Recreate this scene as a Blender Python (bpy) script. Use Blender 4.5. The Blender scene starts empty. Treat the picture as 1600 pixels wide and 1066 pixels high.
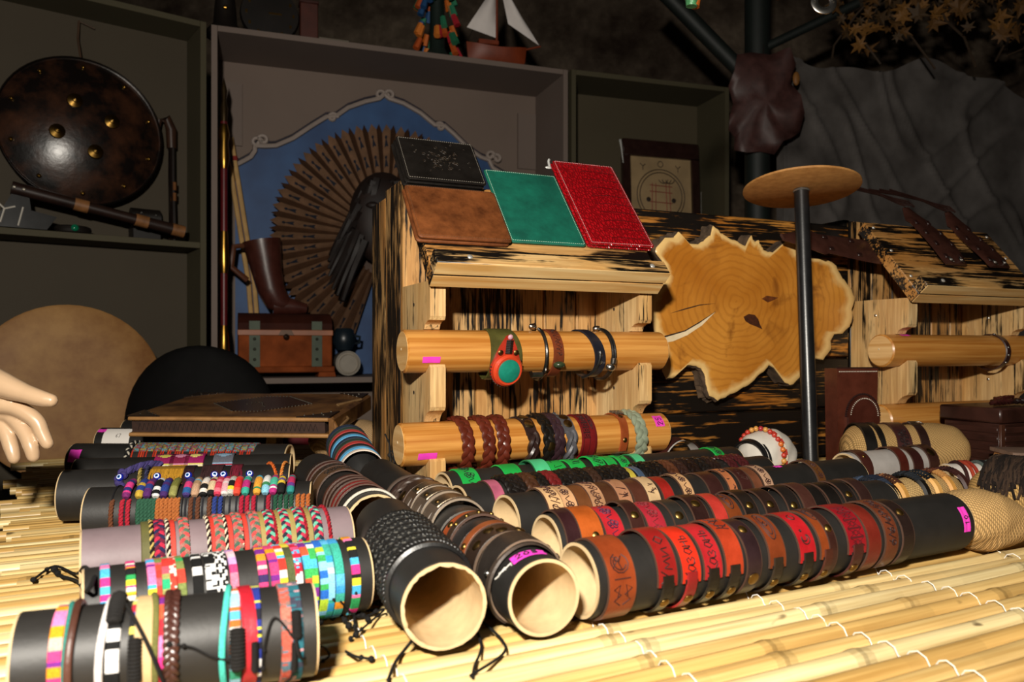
import bpy, bmesh, math, random
from mathutils import Vector, Matrix
random.seed(11)
PI = math.pi
sin, cos, rad = math.sin, math.cos, math.radians
scene = bpy.context.scene
COL = scene.collection

# ------------------------------------------------------------------ camera, light, exposure
CH = .285                      # camera height above the table mat (z = 0); the floor is at z = -0.75
F = 1250.0                     # focal length in pixels of the 1600 x 1066 frame
HY = 545.0                     # row of the horizon
cam_d = bpy.data.cameras.new('camera'); cam = bpy.data.objects.new('camera', cam_d); COL.objects.link(cam)
cam.location = (0, 0, CH); cam.rotation_euler = (PI/2, 0, 0)
cam_d.sensor_width = 36; cam_d.lens = F/1600*36; cam_d.shift_y = (HY-533)/1600
cam_d.clip_start = .02
cam_d.dof.use_dof = True; cam_d.dof.focus_distance = 1.35; cam_d.dof.aperture_fstop = 6.3
scene.camera = cam
w = bpy.data.worlds.new('world'); scene.world = w; w.use_nodes = True
w.node_tree.nodes['Background'].inputs[0].default_value = (.85, .72, .6, 1)
w.node_tree.nodes['Background'].inputs[1].default_value = .012
fl = bpy.data.lights.new('camera_flash', 'AREA'); fl.shape = 'RECTANGLE'; fl.size = .10; fl.size_y = .06
fl.energy = 55; fl.color = (1, .93, .82)
flo = bpy.data.objects.new('camera_flash', fl); COL.objects.link(flo)
flo.location = (-.15, -.32, CH+.45)
flo.rotation_euler = (Vector((.1, 1.75, .25))-flo.location).to_track_quat('-Z', 'Y').to_euler()
vs = scene.view_settings
vs.view_transform = 'Standard'; vs.look = 'None'; vs.exposure = 0.0; vs.gamma = 1; vs.use_curve_mapping = False

# ------------------------------------------------------------------ geometry helpers
def W(px, py, Y):
    return Vector(((px-800)/F*Y, Y, CH+(HY-py)/F*Y))
def on_z(px, py, z):
    Y = (CH-z)*F/(py-HY)
    return Vector(((px-800)/F*Y, Y, z))
class Fr:
    """upright frame: t to the right along the piece, d to the back, z up"""
    def __init__(s, x, y, deg, z=0):
        s.x, s.y, s.z, s.a = x, y, z, rad(deg); s.c, s.s = cos(s.a), sin(s.a)
    def w(s, t, d, z=0): return Vector((s.x+t*s.c-d*s.s, s.y+t*s.s+d*s.c, s.z+z))
    def M(s, t=0, d=0, z=0): return Matrix.Translation(s.w(t, d, z)) @ Matrix.Rotation(s.a, 4, 'Z')
    def px(s, px, py, d):
        k = (px-800)/F
        t = (k*(s.y+d*s.c)-(s.x-d*s.s))/(s.c-k*s.s)
        Y = s.y+t*s.s+d*s.c
        return t, CH+(HY-py)/F*Y-s.z
def lerp(a, b, k): return a+(b-a)*k

class MB:
    def __init__(s): s.v = []; s.f = []; s.m = []; s.c = []
    def add(s, vs_, fs, mat=0, col=None, M=None):
        o = len(s.v)
        for p in vs_: s.v.append(tuple(M @ Vector(p)) if M is not None else tuple(p))
        for i, f in enumerate(fs):
            s.f.append(tuple(j+o for j in f)); s.m.append(mat)
            s.c.append(col[i] if isinstance(col, list) else col)
        return s
    def box(s, c, d, M=None, mat=0, col=None, bev=0):
        x, y, z = c; a, b, h = d[0]/2, d[1]/2, d[2]/2
        if bev:
            e = min(bev, a*.9, b*.9, h*.9); ps = []
            for sx in (-1, 1):
                for sy in (-1, 1):
                    for sz in (-1, 1):
                        ps += [(x+sx*a, y+sy*(b-e), z+sz*(h-e)), (x+sx*(a-e), y+sy*b, z+sz*(h-e)), (x+sx*(a-e), y+sy*(b-e), z+sz*h)]
            I = lambda i, j, k, q: ((i*2+j)*2+k)*3+q
            fs = []
            for i in (0, 1):
                fs.append((I(i,0,0,0), I(i,1,0,0), I(i,1,1,0), I(i,0,1,0)) if i else (I(i,0,0,0), I(i,0,1,0), I(i,1,1,0), I(i,1,0,0)))
                fs.append((I(0,i,0,1), I(0,i,1,1), I(1,i,1,1), I(1,i,0,1)) if i else (I(0,i,0,1), I(1,i,0,1), I(1,i,1,1), I(0,i,1,1)))
                fs.append((I(0,0,i,2), I(1,0,i,2), I(1,1,i,2), I(0,1,i,2)) if i else (I(0,0,i,2), I(0,1,i,2), I(1,1,i,2), I(1,0,i,2)))
                for k in (0, 1):
                    fs.append((I(i,k,0,0), I(i,k,1,0), I(i,k,1,1), I(i,k,0,1)) if (i == k) else (I(i,k,0,0), I(i,k,0,1), I(i,k,1,1), I(i,k,1,0)))
                    fs.append((I(i,0,k,0), I(i,0,k,2), I(i,1,k,2), I(i,1,k,0)) if (i == k) else (I(i,0,k,0), I(i,1,k,0), I(i,1,k,2), I(i,0,k,2)))
                    fs.append((I(0,i,k,1), I(1,i,k,1), I(1,i,k,2), I(0,i,k,2)) if (i == k) else (I(0,i,k,1), I(0,i,k,2), I(1,i,k,2), I(1,i,k,1)))
            for i in (0, 1):
                for j in (0, 1):
                    for k in (0, 1):
                        t = (I(i,j,k,0), I(i,j,k,1), I(i,j,k,2))
                        fs.append(t if (i+j+k) % 2 else t[::-1])
            return s.add(ps, fs, mat, col, M)
        ps = [(x+i*a, y+j*b, z+k*h) for i in (-1, 1) for j in (-1, 1) for k in (-1, 1)]
        return s.add(ps, [(0,1,3,2), (4,6,7,5), (0,4,5,1), (2,3,7,6), (0,2,6,4), (1,5,7,3)], mat, col, M)
    def tube(s, pts, r, n=8, closed=False, col=None, mat=0, M=None, flat=1.0, up=None):
        P = [Vector(p) for p in pts]; N = len(P); vs_ = []; fs = []; cs = []
        nor = None
        for i in range(N):
            a = P[(i-1) % N] if (closed or i > 0) else P[i]
            b = P[(i+1) % N] if (closed or i < N-1) else P[i]
            t = (b-a).normalized() if (b-a).length > 1e-9 else Vector((1,0,0))
            if up is not None: nor = up(i) if callable(up) else Vector(up)
            elif nor is None: nor = Vector((0,0,1)) if abs(t.z) < .9 else Vector((1,0,0))
            nor = (nor-t*nor.dot(t))
            nor = nor.normalized() if nor.length > 1e-6 else t.orthogonal().normalized()
            bi = t.cross(nor); rr = r[i] if isinstance(r, (list, tuple)) else r
            for k in range(n):
                a_ = 2*PI*k/n
                vs_.append(P[i]+nor*(cos(a_)*rr*flat)+bi*(sin(a_)*rr))
        for i in range(N if closed else N-1):
            j = (i+1) % N
            for k in range(n):
                fs.append((i*n+k, i*n+(k+1) % n, j*n+(k+1) % n, j*n+k))
                cs.append(col[i] if isinstance(col, list) else col)
        if not closed:
            fs.append(tuple(range(n))[::-1]); fs.append(tuple((N-1)*n+k for k in range(n)))
            c0 = col[0] if isinstance(col, list) else col; c1 = col[-1] if isinstance(col, list) else col
            cs += [c0, c1]
        return s.add(vs_, fs, mat, cs, M)
    def lathe(s, prof, n=24, M=None, mat=0, col=None):
        vs_ = []; fs = []; cs = []
        for r, z in prof:
            for k in range(n): vs_.append((max(r, 1e-5)*cos(2*PI*k/n), max(r, 1e-5)*sin(2*PI*k/n), z))
        for i in range(len(prof)-1):
            for k in range(n):
                fs.append((i*n+k, i*n+(k+1) % n, (i+1)*n+(k+1) % n, (i+1)*n+k)); cs.append(col[i] if isinstance(col, list) else col)
        return s.add(vs_, fs, mat, cs, M)
    def ball(s, c, r, sc=(1,1,1), n=14, mat=0, col=None, M=None):
        prof = [(sin(PI*i/(n//2+2)), -cos(PI*i/(n//2+2))) for i in range(n//2+3)]
        T = Matrix.Translation(Vector(c)) @ Matrix.Diagonal((r*sc[0], r*sc[1], r*sc[2], 1))
        return s.lathe(prof, n, (M @ T) if M is not None else T, mat, col)
    def prism(s, poly, z0, z1, M=None, mat=0, col=None):
        n = len(poly)
        vs_ = [(p[0], p[1], z0) for p in poly]+[(p[0], p[1], z1) for p in poly]
        fs = [tuple(range(n))[::-1], tuple(range(n, 2*n))]+[(i, (i+1) % n, n+(i+1) % n, n+i) for i in range(n)]
        return s.add(vs_, fs, mat, col, M)
    def grid(s, fn, nu, nv, closeu=False, mat=0, col=None, M=None):
        vs_ = [fn(i/(nu if closeu else nu-1), j/(nv-1)) for i in range(nu) for j in range(nv)]
        fs = []; cs = []
        for i in range(nu if closeu else nu-1):
            for j in range(nv-1):
                a = (i+1) % nu
                fs.append((i*nv+j, a*nv+j, a*nv+j+1, i*nv+j+1)); cs.append(col(i, j) if callable(col) else col)
        return s.add(vs_, fs, mat, cs, M)
    def mesh(s, name, mats, smooth=40):
        me = bpy.data.meshes.new(name); me.from_pydata(s.v, [], s.f)
        mats = mats if isinstance(mats, (list, tuple)) else [mats]
        for m in mats: me.materials.append(m)
        if len(mats) > 1: me.polygons.foreach_set('material_index', s.m)
        if any(c is not None for c in s.c):
            at = me.color_attributes.new('Col', 'FLOAT_COLOR', 'CORNER'); buf = []
            for f, c in zip(s.f, s.c):
                c = c or (.5, .5, .5)
                buf += [c[0], c[1], c[2], 1]*len(f)
            at.data.foreach_set('color', buf)
        bm = bmesh.new(); bm.from_mesh(me); bmesh.ops.recalc_face_normals(bm, faces=bm.faces); bm.to_mesh(me); bm.free()
        if smooth:
            me.polygons.foreach_set('use_smooth', [True]*len(me.polygons))
            me.set_sharp_from_angle(angle=rad(smooth))
        return me
    def build(s, name, mats, parent=None, M=None, smooth=40):
        return link(name, s.mesh(name, mats, smooth), parent, M)

def link(name, data, parent=None, M=None):
    o = bpy.data.objects.new(name, data); COL.objects.link(o)
    if parent is not None: o.parent = parent
    if M is not None: o.matrix_basis = M
    return o
def tag(o, label=None, cat=None, group=None, kind=None):
    if label: o['label'] = label
    if cat: o['category'] = cat
    if group: o['group'] = group
    if kind: o['kind'] = kind
    return o
def thing(name, label, cat, M=None, group=None):
    return tag(link(name, None, None, M), label, cat, group)

# ------------------------------------------------------------------ materials
MATS = {}
def srgb(h):
    h = h.lstrip('#'); v = [int(h[i:i+2], 16)/255 for i in (0, 2, 4)]
    return tuple(x/12.92 if x <= .04045 else ((x+.055)/1.055)**2.4 for x in v)
class NT:
    def __init__(s, name):
        s.mat = bpy.data.materials.new(name); s.mat.use_nodes = True; s.t = s.mat.node_tree
        s.b = s.t.nodes['Principled BSDF']; s.tc = s.t.nodes.new('ShaderNodeTexCoord'); s.co = None
    def n(s, ty, **kw):
        x = s.t.nodes.new('ShaderNode'+ty)
        for k, v in kw.items():
            if hasattr(x, k) and k not in x.inputs: setattr(x, k, v)
            else: x.inputs[k].default_value = v
        return x
    def l(s, a, b): s.t.links.new(a, b)
    def coord(s, scale=(1,1,1), rnd=True):
        mp = s.n('Mapping'); mp.inputs['Scale'].default_value = scale
        if rnd:
            oi = s.n('ObjectInfo'); mu = s.n('Math', operation='MULTIPLY'); s.l(oi.outputs['Random'], mu.inputs[0]); mu.inputs[1].default_value = 13.7
            ad = s.n('VectorMath', operation='ADD'); s.l(s.tc.outputs['Object'], ad.inputs[0]); s.l(mu.outputs[0], ad.inputs[1])
            s.l(ad.outputs[0], mp.inputs['Vector'])
        else: s.l(s.tc.outputs['Object'], mp.inputs['Vector'])
        return mp.outputs[0]
    def noise(s, scale, detail=4, rough=.55, stretch=(1,1,1), rnd=True, dist=0):
        x = s.n('TexNoise', Scale=scale, Detail=detail, Roughness=rough, Distortion=dist); s.l(s.coord(stretch, rnd), x.inputs['Vector'])
        return x.outputs['Fac']
    def ramp(s, fac, stops):
        r = s.n('ValToRGB'); e = r.color_ramp.elements
        while len(e) < len(stops): e.new(.5)
        for x, (p, c) in zip(e, stops):
            x.position = p; x.color = (c, c, c, 1) if isinstance(c, (int, float)) else (*c, 1)
        s.l(fac, r.inputs[0]); return r.outputs[0]
    def mix(s, fac, a, b, mode='MIX'):
        m = s.n('Mix', data_type='RGBA', blend_type=mode)
        for sock, v in ((m.inputs[0], fac), (m.inputs[6], a), (m.inputs[7], b)):
            if isinstance(v, (int, float)): sock.default_value = v
            elif isinstance(v, tuple): sock.default_value = (*v, 1)
            else: s.l(v, sock)
        return m.outputs[2]
    def bump(s, h, strength=.3, dist=.002):
        b = s.n('Bump', Strength=strength, Distance=dist); s.l(h, b.inputs['Height']); s.l(b.outputs[0], s.b.inputs['Normal'])
    def out(s, col=None, rough=None, metal=0, spec=None, coat=0):
        if col is not None:
            if isinstance(col, tuple): s.b.inputs['Base Color'].default_value = (*col, 1)
            else: s.l(col, s.b.inputs['Base Color'])
        if rough is not None:
            if isinstance(rough, (int, float)): s.b.inputs['Roughness'].default_value = rough
            else: s.l(rough, s.b.inputs['Roughness'])
        s.b.inputs['Metallic'].default_value = metal
        if spec is not None: s.b.inputs['Specular IOR Level'].default_value = spec
        if coat: s.b.inputs['Coat Weight'].default_value = coat; s.b.inputs['Coat Roughness'].default_value = .25
        return s.mat
def cached(fn):
    def g(*a, **k):
        key = (fn.__name__, a, tuple(sorted(k.items())))
        if key not in MATS: MATS[key] = fn(*a, **k)
        return MATS[key]
    return g
def dk(c, k): return tuple(x*k for x in c)
@cached
def leather(hexc, rough=.42, wear=.5, coat=0):
    n = NT('leather_'+hexc); c = srgb(hexc)
    a = n.noise(28, 5); b = n.noise(260, 3); m = n.mix(n.ramp(a, [(.3, 0), (.75, 1)]), dk(c, 1-wear*.75), tuple(min(1, x*1.1+.003) for x in c))
    n.bump(b, .28, .0012)
    return n.out(m, rough, spec=.5, coat=coat)
@cached
def plain(hexc, rough=.6, metal=0, var=.25, scale=20, bump=0, spec=.5, coat=0):
    n = NT('plain_'+hexc); c = srgb(hexc)
    a = n.noise(scale, 4)
    m = n.mix(n.ramp(a, [(.3, 0), (.7, 1)]), dk(c, 1-var), tuple(min(1, x*(1+var*.4)) for x in c))
    if bump: n.bump(n.noise(scale*8, 3), bump, .001)
    return n.out(m, rough, metal, spec, coat)
@cached
def threads(rough=.85):
    n = NT('dyed_thread'); at = n.n('VertexColor', layer_name='Col')
    a = n.noise(900, 2); m = n.mix(n.ramp(a, [(.35, .55), (.65, 1.0)]), (0, 0, 0), at.outputs[0])
    n.bump(n.noise(1100, 2), .5, .0006)
    return n.out(m, rough, spec=.25)
@cached
def painted(rough=.4):
    n = NT('painted_colour'); at = n.n('VertexColor', layer_name='Col')
    return n.out(at.outputs[0], rough)
@cached
def pine(axis='z', hexc='#e3bd83', dark='#c08a49', rough=.5):
    st = {'x': (2.2, 40, 40), 'y': (40, 2.2, 40), 'z': (40, 40, 2.2)}[axis]
    n = NT('pine_'+axis); a = n.noise(1.6, 5, stretch=st, dist=.6); b = n.noise(4.5, 3)
    m = n.mix(n.ramp(a, [(.35, 0), (.68, 1)]), srgb(dark), srgb(hexc)); m = n.mix(n.ramp(b, [(.45, 0), (.8, .35)]), m, srgb('#b9803f'))
    n.bump(a, .12, .001)
    return n.out(m, rough)
@cached
def burnt(axis='z', amount=.5, warm='#d9a865', warm2='#a8682a', rough=.5):
    st = {'x': (3.0, 85, 85), 'y': (85, 3.0, 85), 'z': (85, 85, 3.0)}[axis]
    s2 = {'x': (2.2, 9, 9), 'y': (9, 2.2, 9), 'z': (9, 9, 2.2)}[axis]
    n = NT('charred_pine_'+axis)
    grain = n.noise(2.0, 5, stretch=st, dist=.3); patch = n.noise(2.3, 4, .62, stretch=s2, dist=.5); tone = n.noise(1.2, 3, stretch=s2)
    base = n.mix(n.ramp(tone, [(.35, 0), (.7, 1)]), srgb(warm2), srgb(warm))
    base = n.mix(n.ramp(grain, [(.4, .45), (.62, 0)]), base, srgb('#8a5522'))
    sm = n.n('Math', operation='MULTIPLY_ADD'); n.l(grain, sm.inputs[0]); sm.inputs[1].default_value = 1.0; n.l(patch, sm.inputs[2])
    hf = n.n('Math', operation='MULTIPLY'); n.l(sm.outputs[0], hf.inputs[0]); hf.inputs[1].default_value = .5
    th = .492+(.5-amount)*.26
    ch = n.ramp(hf.outputs[0], [(th-.03, 0), (th+.035, 1)])
    col = n.mix(ch, base, srgb('#120d09'))
    n.bump(grain, .25, .0015)
    return n.out(col, n.ramp(ch, [(0, rough), (1, .42)]))
@cached
def dowelwood():
    n = NT('dowel_wood'); a = n.noise(1.7, 4, stretch=(1.5, 60, 60)); b = n.noise(3, 3, stretch=(1, 4, 4))
    m = n.mix(n.ramp(a, [(.38, 0), (.62, 1)]), srgb('#b5722c'), srgb('#d7994d')); m = n.mix(n.ramp(b, [(.6, 0), (.85, .6)]), m, srgb('#8e4f1c'))
    return n.out(m, .38, coat=.2)
@cached
def cardboard(hexc='#d6b98c'):
    n = NT('cardboard'); c = srgb(hexc); a = n.noise(55, 4)
    return n.out(n.mix(n.ramp(a, [(.3, 0), (.7, 1)]), dk(c, .8), c), .85, spec=.2)
@cached
def burlap(hexc='#c9a26a'):
    n = NT('burlap'); c = srgb(hexc)
    w1 = n.n('TexWave', wave_type='BANDS', bands_direction='X', Scale=105, Distortion=.6); w2 = n.n('TexWave', wave_type='BANDS', bands_direction='DIAGONAL', Scale=86, Distortion=.6)
    co = n.coord((1, 1, 1)); n.l(co, w1.inputs['Vector']); n.l(co, w2.inputs['Vector'])
    mx = n.n('Math', operation='MULTIPLY'); n.l(w1.outputs['Fac'], mx.inputs[0]); n.l(w2.outputs['Fac'], mx.inputs[1])
    m = n.mix(n.ramp(mx.outputs[0], [(.02, 0), (.45, 1)]), dk(c, .5), tuple(min(1, x*1.2) for x in c))
    n.bump(mx.outputs[0], .6, .0012)
    return n.out(m, .9, spec=.15)
@cached
def weave(hexc, scale=160):
    n = NT('woven_cloth'); c = srgb(hexc)
    ck = n.n('TexChecker', Scale=scale); n.l(n.coord((1,1,1), False), ck.inputs['Vector'])
    m = n.mix(ck.outputs['Fac'], dk(c, .55), c); return n.out(m, .9, spec=.1)
@cached
def cane():
    n = NT('cane'); at = n.n('VertexColor', layer_name='Col')
    a = n.noise(2.2, 4, stretch=(1.2, 60, 60)); sp = n.noise(30, 2, stretch=(.5, 1, 1)); b = n.noise(3, 3, stretch=(1, 3, 3))
    m = n.mix(n.ramp(a, [(.35, 0), (.65, 1)]), (.62, .55, .45), (1, 1, 1)); m = n.mix(1.0, at.outputs[0], m, 'MULTIPLY')
    m = n.mix(n.ramp(b, [(.55, 0), (.8, .5)]), m, srgb('#b98642'))
    m = n.mix(n.ramp(sp, [(.73, 0), (.77, .8)]), m, srgb('#3a2614'))
    n.bump(a, .1, .0008)
    return n.out(m, .42)
def brass(): return plain('#a8864a', .38, 1.0, .35, 90)
def brassd(): return plain('#7a6038', .42, 1.0, .4, 90)
def steel(): return plain('#c9c6c0', .28, 1.0, .2, 60)
def pink(): return plain('#f23fc4', .7, 0, .06)
def ink(): return plain('#1a1416', .8, 0, .1)
BLACKPAPER = lambda: plain('#23211f', .52, 0, .25, 30, .12)

# stroke lettering: polylines in a unit cell
GL = {
 'К': [[(0,0),(.08,1)], [(.75,1),(.1,.45),(.8,0)]], 'к': [[(0,0),(.05,.75)], [(.6,.75),(.08,.35),(.65,0)]],
 'а': [[(.6,.6),(.3,.72),(.02,.35),(.22,.02),(.5,.25),(.62,.65),(.6,.2),(.75,.02)]],
 'з': [[(.05,.62),(.35,.72),(.5,.52),(.22,.38),(.52,.2),(.3,0),(0,.1)]],
 'н': [[(.02,0),(.06,.7)], [(.06,.36),(.5,.4)], [(.52,.72),(.5,0)]], 'ь': [[(.05,.7),(.05,0),(.4,.05),(.42,.32),(.06,.36)]],
 'У': [[(0,1),(.3,.45)], [(.7,1),(.15,-.05)]], 'м': [[(0,0),(.1,.65),(.3,.2),(.5,.65),(.65,0)]], 'и': [[(0,.65),(.05,.05),(.45,.6),(.5,0)]],
 'о': [[(.3,.8),(.02,.4),(.3,0),(.58,.4),(.3,.8)]],
 '0': [[(.3,1),(.02,.5),(.3,0),(.58,.5),(.3,1)]], '1': [[(.1,.75),(.35,1),(.3,0)]], '2': [[(0,.75),(.3,1),(.55,.75),(0,0),(.6,.02)]],
 '5': [[(.55,1),(.1,1),(.08,.55),(.45,.6),(.5,.2),(.2,0),(0,.1)]], '6': [[(.5,1),(.1,.6),(.05,.2),(.3,0),(.5,.25),(.3,.5),(.08,.3)]], '7': [[(0,1),(.55,1),(.2,0)]],
}
def text_polys(t, adv=.82):
    out = []
    for i, ch in enumerate(t): out += [[(x+i*adv, y) for x, y in pl] for pl in GL[ch]]
    return out, len(t)*adv
def resample(pl, step):
    o = [pl[0]]
    for a, b in zip(pl, pl[1:]):
        n = max(1, int(math.hypot(b[0]-a[0], b[1]-a[1])/step))
        o += [(lerp(a[0], b[0], k/n), lerp(a[1], b[1], k/n)) for k in range(1, n+1)]
    return o
def ringp(x, R, th): return (x, -sin(th)*R, cos(th)*R)

# ------------------------------------------------------------------ the room
FL = -.75
def room():
    n = NT('dark_plaster'); a = n.noise(2.2, 6, .65, rnd=False); b = n.noise(14, 4, rnd=False)
    m = n.mix(n.ramp(a, [(.35, 0), (.66, 1)]), srgb('#2a2019'), srgb('#6f6254')); m = n.mix(n.ramp(b, [(.4, .5), (.7, 0)]), m, srgb('#2b211b'))
    n.bump(b, .6, .02); pl = n.out(m, .9, spec=.1)
    dkp = plain('#33261c', .9, 0, .4, 5, .2, .1)
    tag(MB().box((0, 2.2, FL-.03), (7.4, 6.4, .06)).build('floor', plain('#2a221c', .7, 0, .3, 8)), kind='structure')
    tag(MB().box((0, 4.95, .95), (7.4, .1, 3.5)).build('wall_back', pl), kind='structure')
    tag(MB().box((-3.1, 2.4, .95), (.1, 5.2, 3.5)).build('wall_left', dkp), kind='structure')
    tag(MB().box((3.4, 2.4, .95), (.1, 5.2, 3.5)).build('wall_right', dkp), kind='structure')
    tag(MB().box((.1, 2.4, 2.75), (7.0, 5.2, .1)).build('ceiling', plain('#1c1613', .95, 0, .3, 5)), kind='structure')
room()

# ------------------------------------------------------------------ table and cane mat
MT = Fr(-.633, .989, 27.5)
def table():
    t = thing('market_table', 'long table under a grey woven cloth, carrying the cane mat', 'table', MT.M(0, 0, FL))
    H = -FL-.034
    MB().box((1.35, .19, H-.02), (2.6, 2.08, .036), bev=.004).build('table_top', plain('#4a3a2a', .6), t)
    MB().box((1.35, .19, H+.001), (2.62, 2.1, .005)).build('tablecloth_top', weave('#b9b3b6', 240), t)
    for x in (.15, 2.55):
        for y in (-.75, 1.13):
            MB().box((x, y, (H-.04)/2), (.06, .06, H-.04), bev=.004).build('leg', plain('#2b241d', .6), t)
    for y in (-.85, 1.23): MB().box((1.35, y+(.006 if y > 0 else -.006), H-.25), (2.6, .006, .5)).build('cloth_skirt', weave('#1b1918', 240), t)
    MB().box((.046, .19, H-.25), (.006, 2.08, .5)).build('cloth_skirt', weave('#1b1918', 240), t)
table()
def mat_():
    root = thing('cane_mat', 'pale mat of long cane sticks tied with white thread on the table', 'mat', MT.M())
    CL = 2.66; meshes = {}
    pal = ['#ecd296', '#e2c17f', '#f0dca6', '#d9b26c', '#e6c98a', '#eed9a4']
    def cmesh(R, k):
        rnd = random.Random(100+k*7+int(R*1e4)); pts = []; rs = []; cs = []
        x = 0; nodes = []; q = rnd.uniform(.1, .4)
        while q < CL: nodes.append(q); q += rnd.uniform(.24, .42)
        xs = [0]+sorted(sum([[a-.012, a-.003, a+.003, a+.014] for a in nodes if .02 < a < CL-.03], []))+[CL]
        xs2 = []
        for a, b in zip(xs, xs[1:]):
            xs2.append(a)
            if b-a > .1: xs2 += [lerp(a, b, .33), lerp(a, b, .66)]
        xs2.append(CL); ph = rnd.random()*6
        base = srgb(pal[k % 6])
        for i, x in enumerate(xs2):
            nn = min([abs(x-a) for a in nodes]+[9])
            pts.append((x, .0022*sin(x*2.3+ph), .0008*sin(x*3.1+ph))); rs.append(R*(1.1 if nn < .004 else 1.0-.05*(nn > .05)))
        for a, b in zip(xs2, xs2[1:]):
            nn = min([abs((a+b)/2-q) for q in nodes]+[9])
            kk = .55 if nn < .002 else (.8 if nn < .01 else rnd.uniform(.92, 1.04)); cs.append(dk(base, kk))
        return MB().tube(pts, rs, 9, col=cs).mesh('cane_stick', cane(), 60)
    wv = -.86; rows = []; i = 0
    rnd = random.Random(5)
    while wv < 1.22:
        near = wv < -.12
        R = (.0125 if rnd.random() < .6 else .0105) if near else rnd.choice([.0085, .0095, .0105])
        key = (R, rnd.randrange(5 if near else 4))
        if key not in meshes: meshes[key] = cmesh(*key)
        wv += R
        link('cane_stick', meshes[key], root, Matrix.Translation((rnd.uniform(-.05, .02)-(.035 if rnd.random() < .25 else 0), wv, -R+rnd.uniform(-.0012, .0003))) @ Matrix.Rotation(rnd.uniform(-.004, .004), 4, 'Z'))
        rows.append((wv, R)); wv += R+(rnd.uniform(.0015, .008) if near else rnd.uniform(.0003, .0025)); i += 1
    th = plain('#f2efe8', .8, 0, .05)
    for k in range(12):
        u = .12+.222*k; pts = []
        for wv_, R in rows:
            for a in (-75, -40, 0, 40, 75): pts.append((u+.003*sin(wv_*37+k)+.004*sin(wv_*5+k*2), wv_+sin(rad(a))*(R+.0008), -R+cos(rad(a))*(R+.0012)))
        MB().tube(pts, .0006, 4).build('binding_thread', th, root)
mat_()

# ------------------------------------------------------------------ display racks
ST = Fr(-.1495, 1.46, 24)
SL = rad(50)                                # slope of the top boards
def slope_M(t, d, z): # x along t, y up the slope, z off the board
    return Matrix.Translation((t, d, z)) @ Matrix(((1,0,0,0), (0,cos(SL),-sin(SL),0), (0,sin(SL),cos(SL),0), (0,0,0,1)))
SB = (-.035, .418)                         # lower front edge of the slope board (top face), d and z
DW = .042; DZ = (.280, .107); DR = .0405
def bracket_poly():
    P = [(0, .41), (0, .345), (.004, .338), (.018, .336), (.03, .330)]
    def cav(zc):
        return [(DW+(DR+.0015)*cos(rad(a)), zc+(DR+.0015)*sin(rad(a))) for a in (100, 70, 40, 10, -20, -50, -80, -110, -135)]
    P += cav(DZ[0])+[(.004, .256), (0, .250), (0, .178), (.004, .171), (.018, .166), (.028, .158)]+cav(DZ[1])+[(.004, .083), (0, .078), (0, .003), (.178, .003), (.178, .41)]
    return P
def rack(name, label, t0, width, seed, full_left):
    root = thing(name, label, 'display rack', ST.M(t0), 'racks of the wooden bracelet display')
    rnd = random.Random(seed)
    n = max(3, round(width/.082)); pw = width/n
    for i in range(n):
        MB().box(((i+.5)*pw, .19, .315), (pw-.0025, .02, .62-.006*rnd.random()), bev=.0025).build('plank', burnt('z', rnd.choice([.35, .5, .42]), '#e6bd80', '#c98f4c'), root)
    for d0, d1, h in ((.202, .312, .628), (.3145, .43, .612)):
        MB().box((.011, (d0+d1)/2, h/2+.003), (.022, d1-d0, h), bev=.003).build('side_plank', burnt('z', .58, '#d9b074', '#a9743a'), root)
        MB().box((width-.011, (d0+d1)/2, h/2+.003), (.022, d1-d0, h), bev=.003).build('side_plank', burnt('z', .5, '#d9b074', '#a9743a'), root)
    MB().box((width/2, .421, .3), (width-.05, .018, .59)).build('back_plank', burnt('z', .4), root)
    Rm = Matrix(((0,0,1,0), (1,0,0,0), (0,1,0,0), (0,0,0,1)))   # prism: x->d, y->z, extrude->t
    for x in (0, width-.03):
        b = MB().prism(bracket_poly(), 0, .03, Rm).build('bracket', burnt('z', .18, '#efcf97', '#dcab68'), root, Matrix.Translation((x, 0, 0)), smooth=25)
        for z in (.03, .2, .37):
            MB().ball((.0, .1, z), .004, (.4, 1, 1), 8).build('screw', steel(), b)
    # sloped top board with a lip along its lower edge
    LEN = .255; th = .032
    sb = MB().box((width/2, LEN/2, -th/2), (width+.012, LEN, th), bev=.002).build('sloped_board', burnt('x', .52, '#e3b473', '#c98a42'), root, slope_M(0, *SB))
    lip = MB().box((width/2, .017, .015), (width+.012, .034, .03), bev=.002).build('front_lip', burnt('x', .5, '#f0cf94', '#dfae69'), root, slope_M(0, *SB))
    MB().box((width/2, -.0014, .0160), (width+.012, .002, .0265)).build('lip_edge', pine('x', '#f0cf94', '#d9a862'), root, slope_M(0, *SB))
    MB().box((width/2, -.0012, -th/2), (width+.010, .002, th-.006)).build('board_edge', pine('x', '#ecc98c', '#d09c58'), root, slope_M(0, *SB))
    for x in (.06, width-.03):
        MB().ball((x, .017, .0305), .0055, (1, 1, .5), 10).build('screw', plain('#d8d4cc', .4, .6), lip)
    for y in (.06, .15, .235):
        for x in (.012, width-.012): MB().ball((x, y, .0005), .0045, (1, 1, .5), 8).build('screw', plain('#d8d4cc', .4, .6), sb)
    return root
RK1 = rack('display_rack', 'charred pine rack holding the four flat wallets', 0, .48, 3, True)
T2 = 1.227
RK2 = rack('display_rack', 'charred pine rack with dark leather bracers on its top', T2, .46, 9, True)
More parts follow.
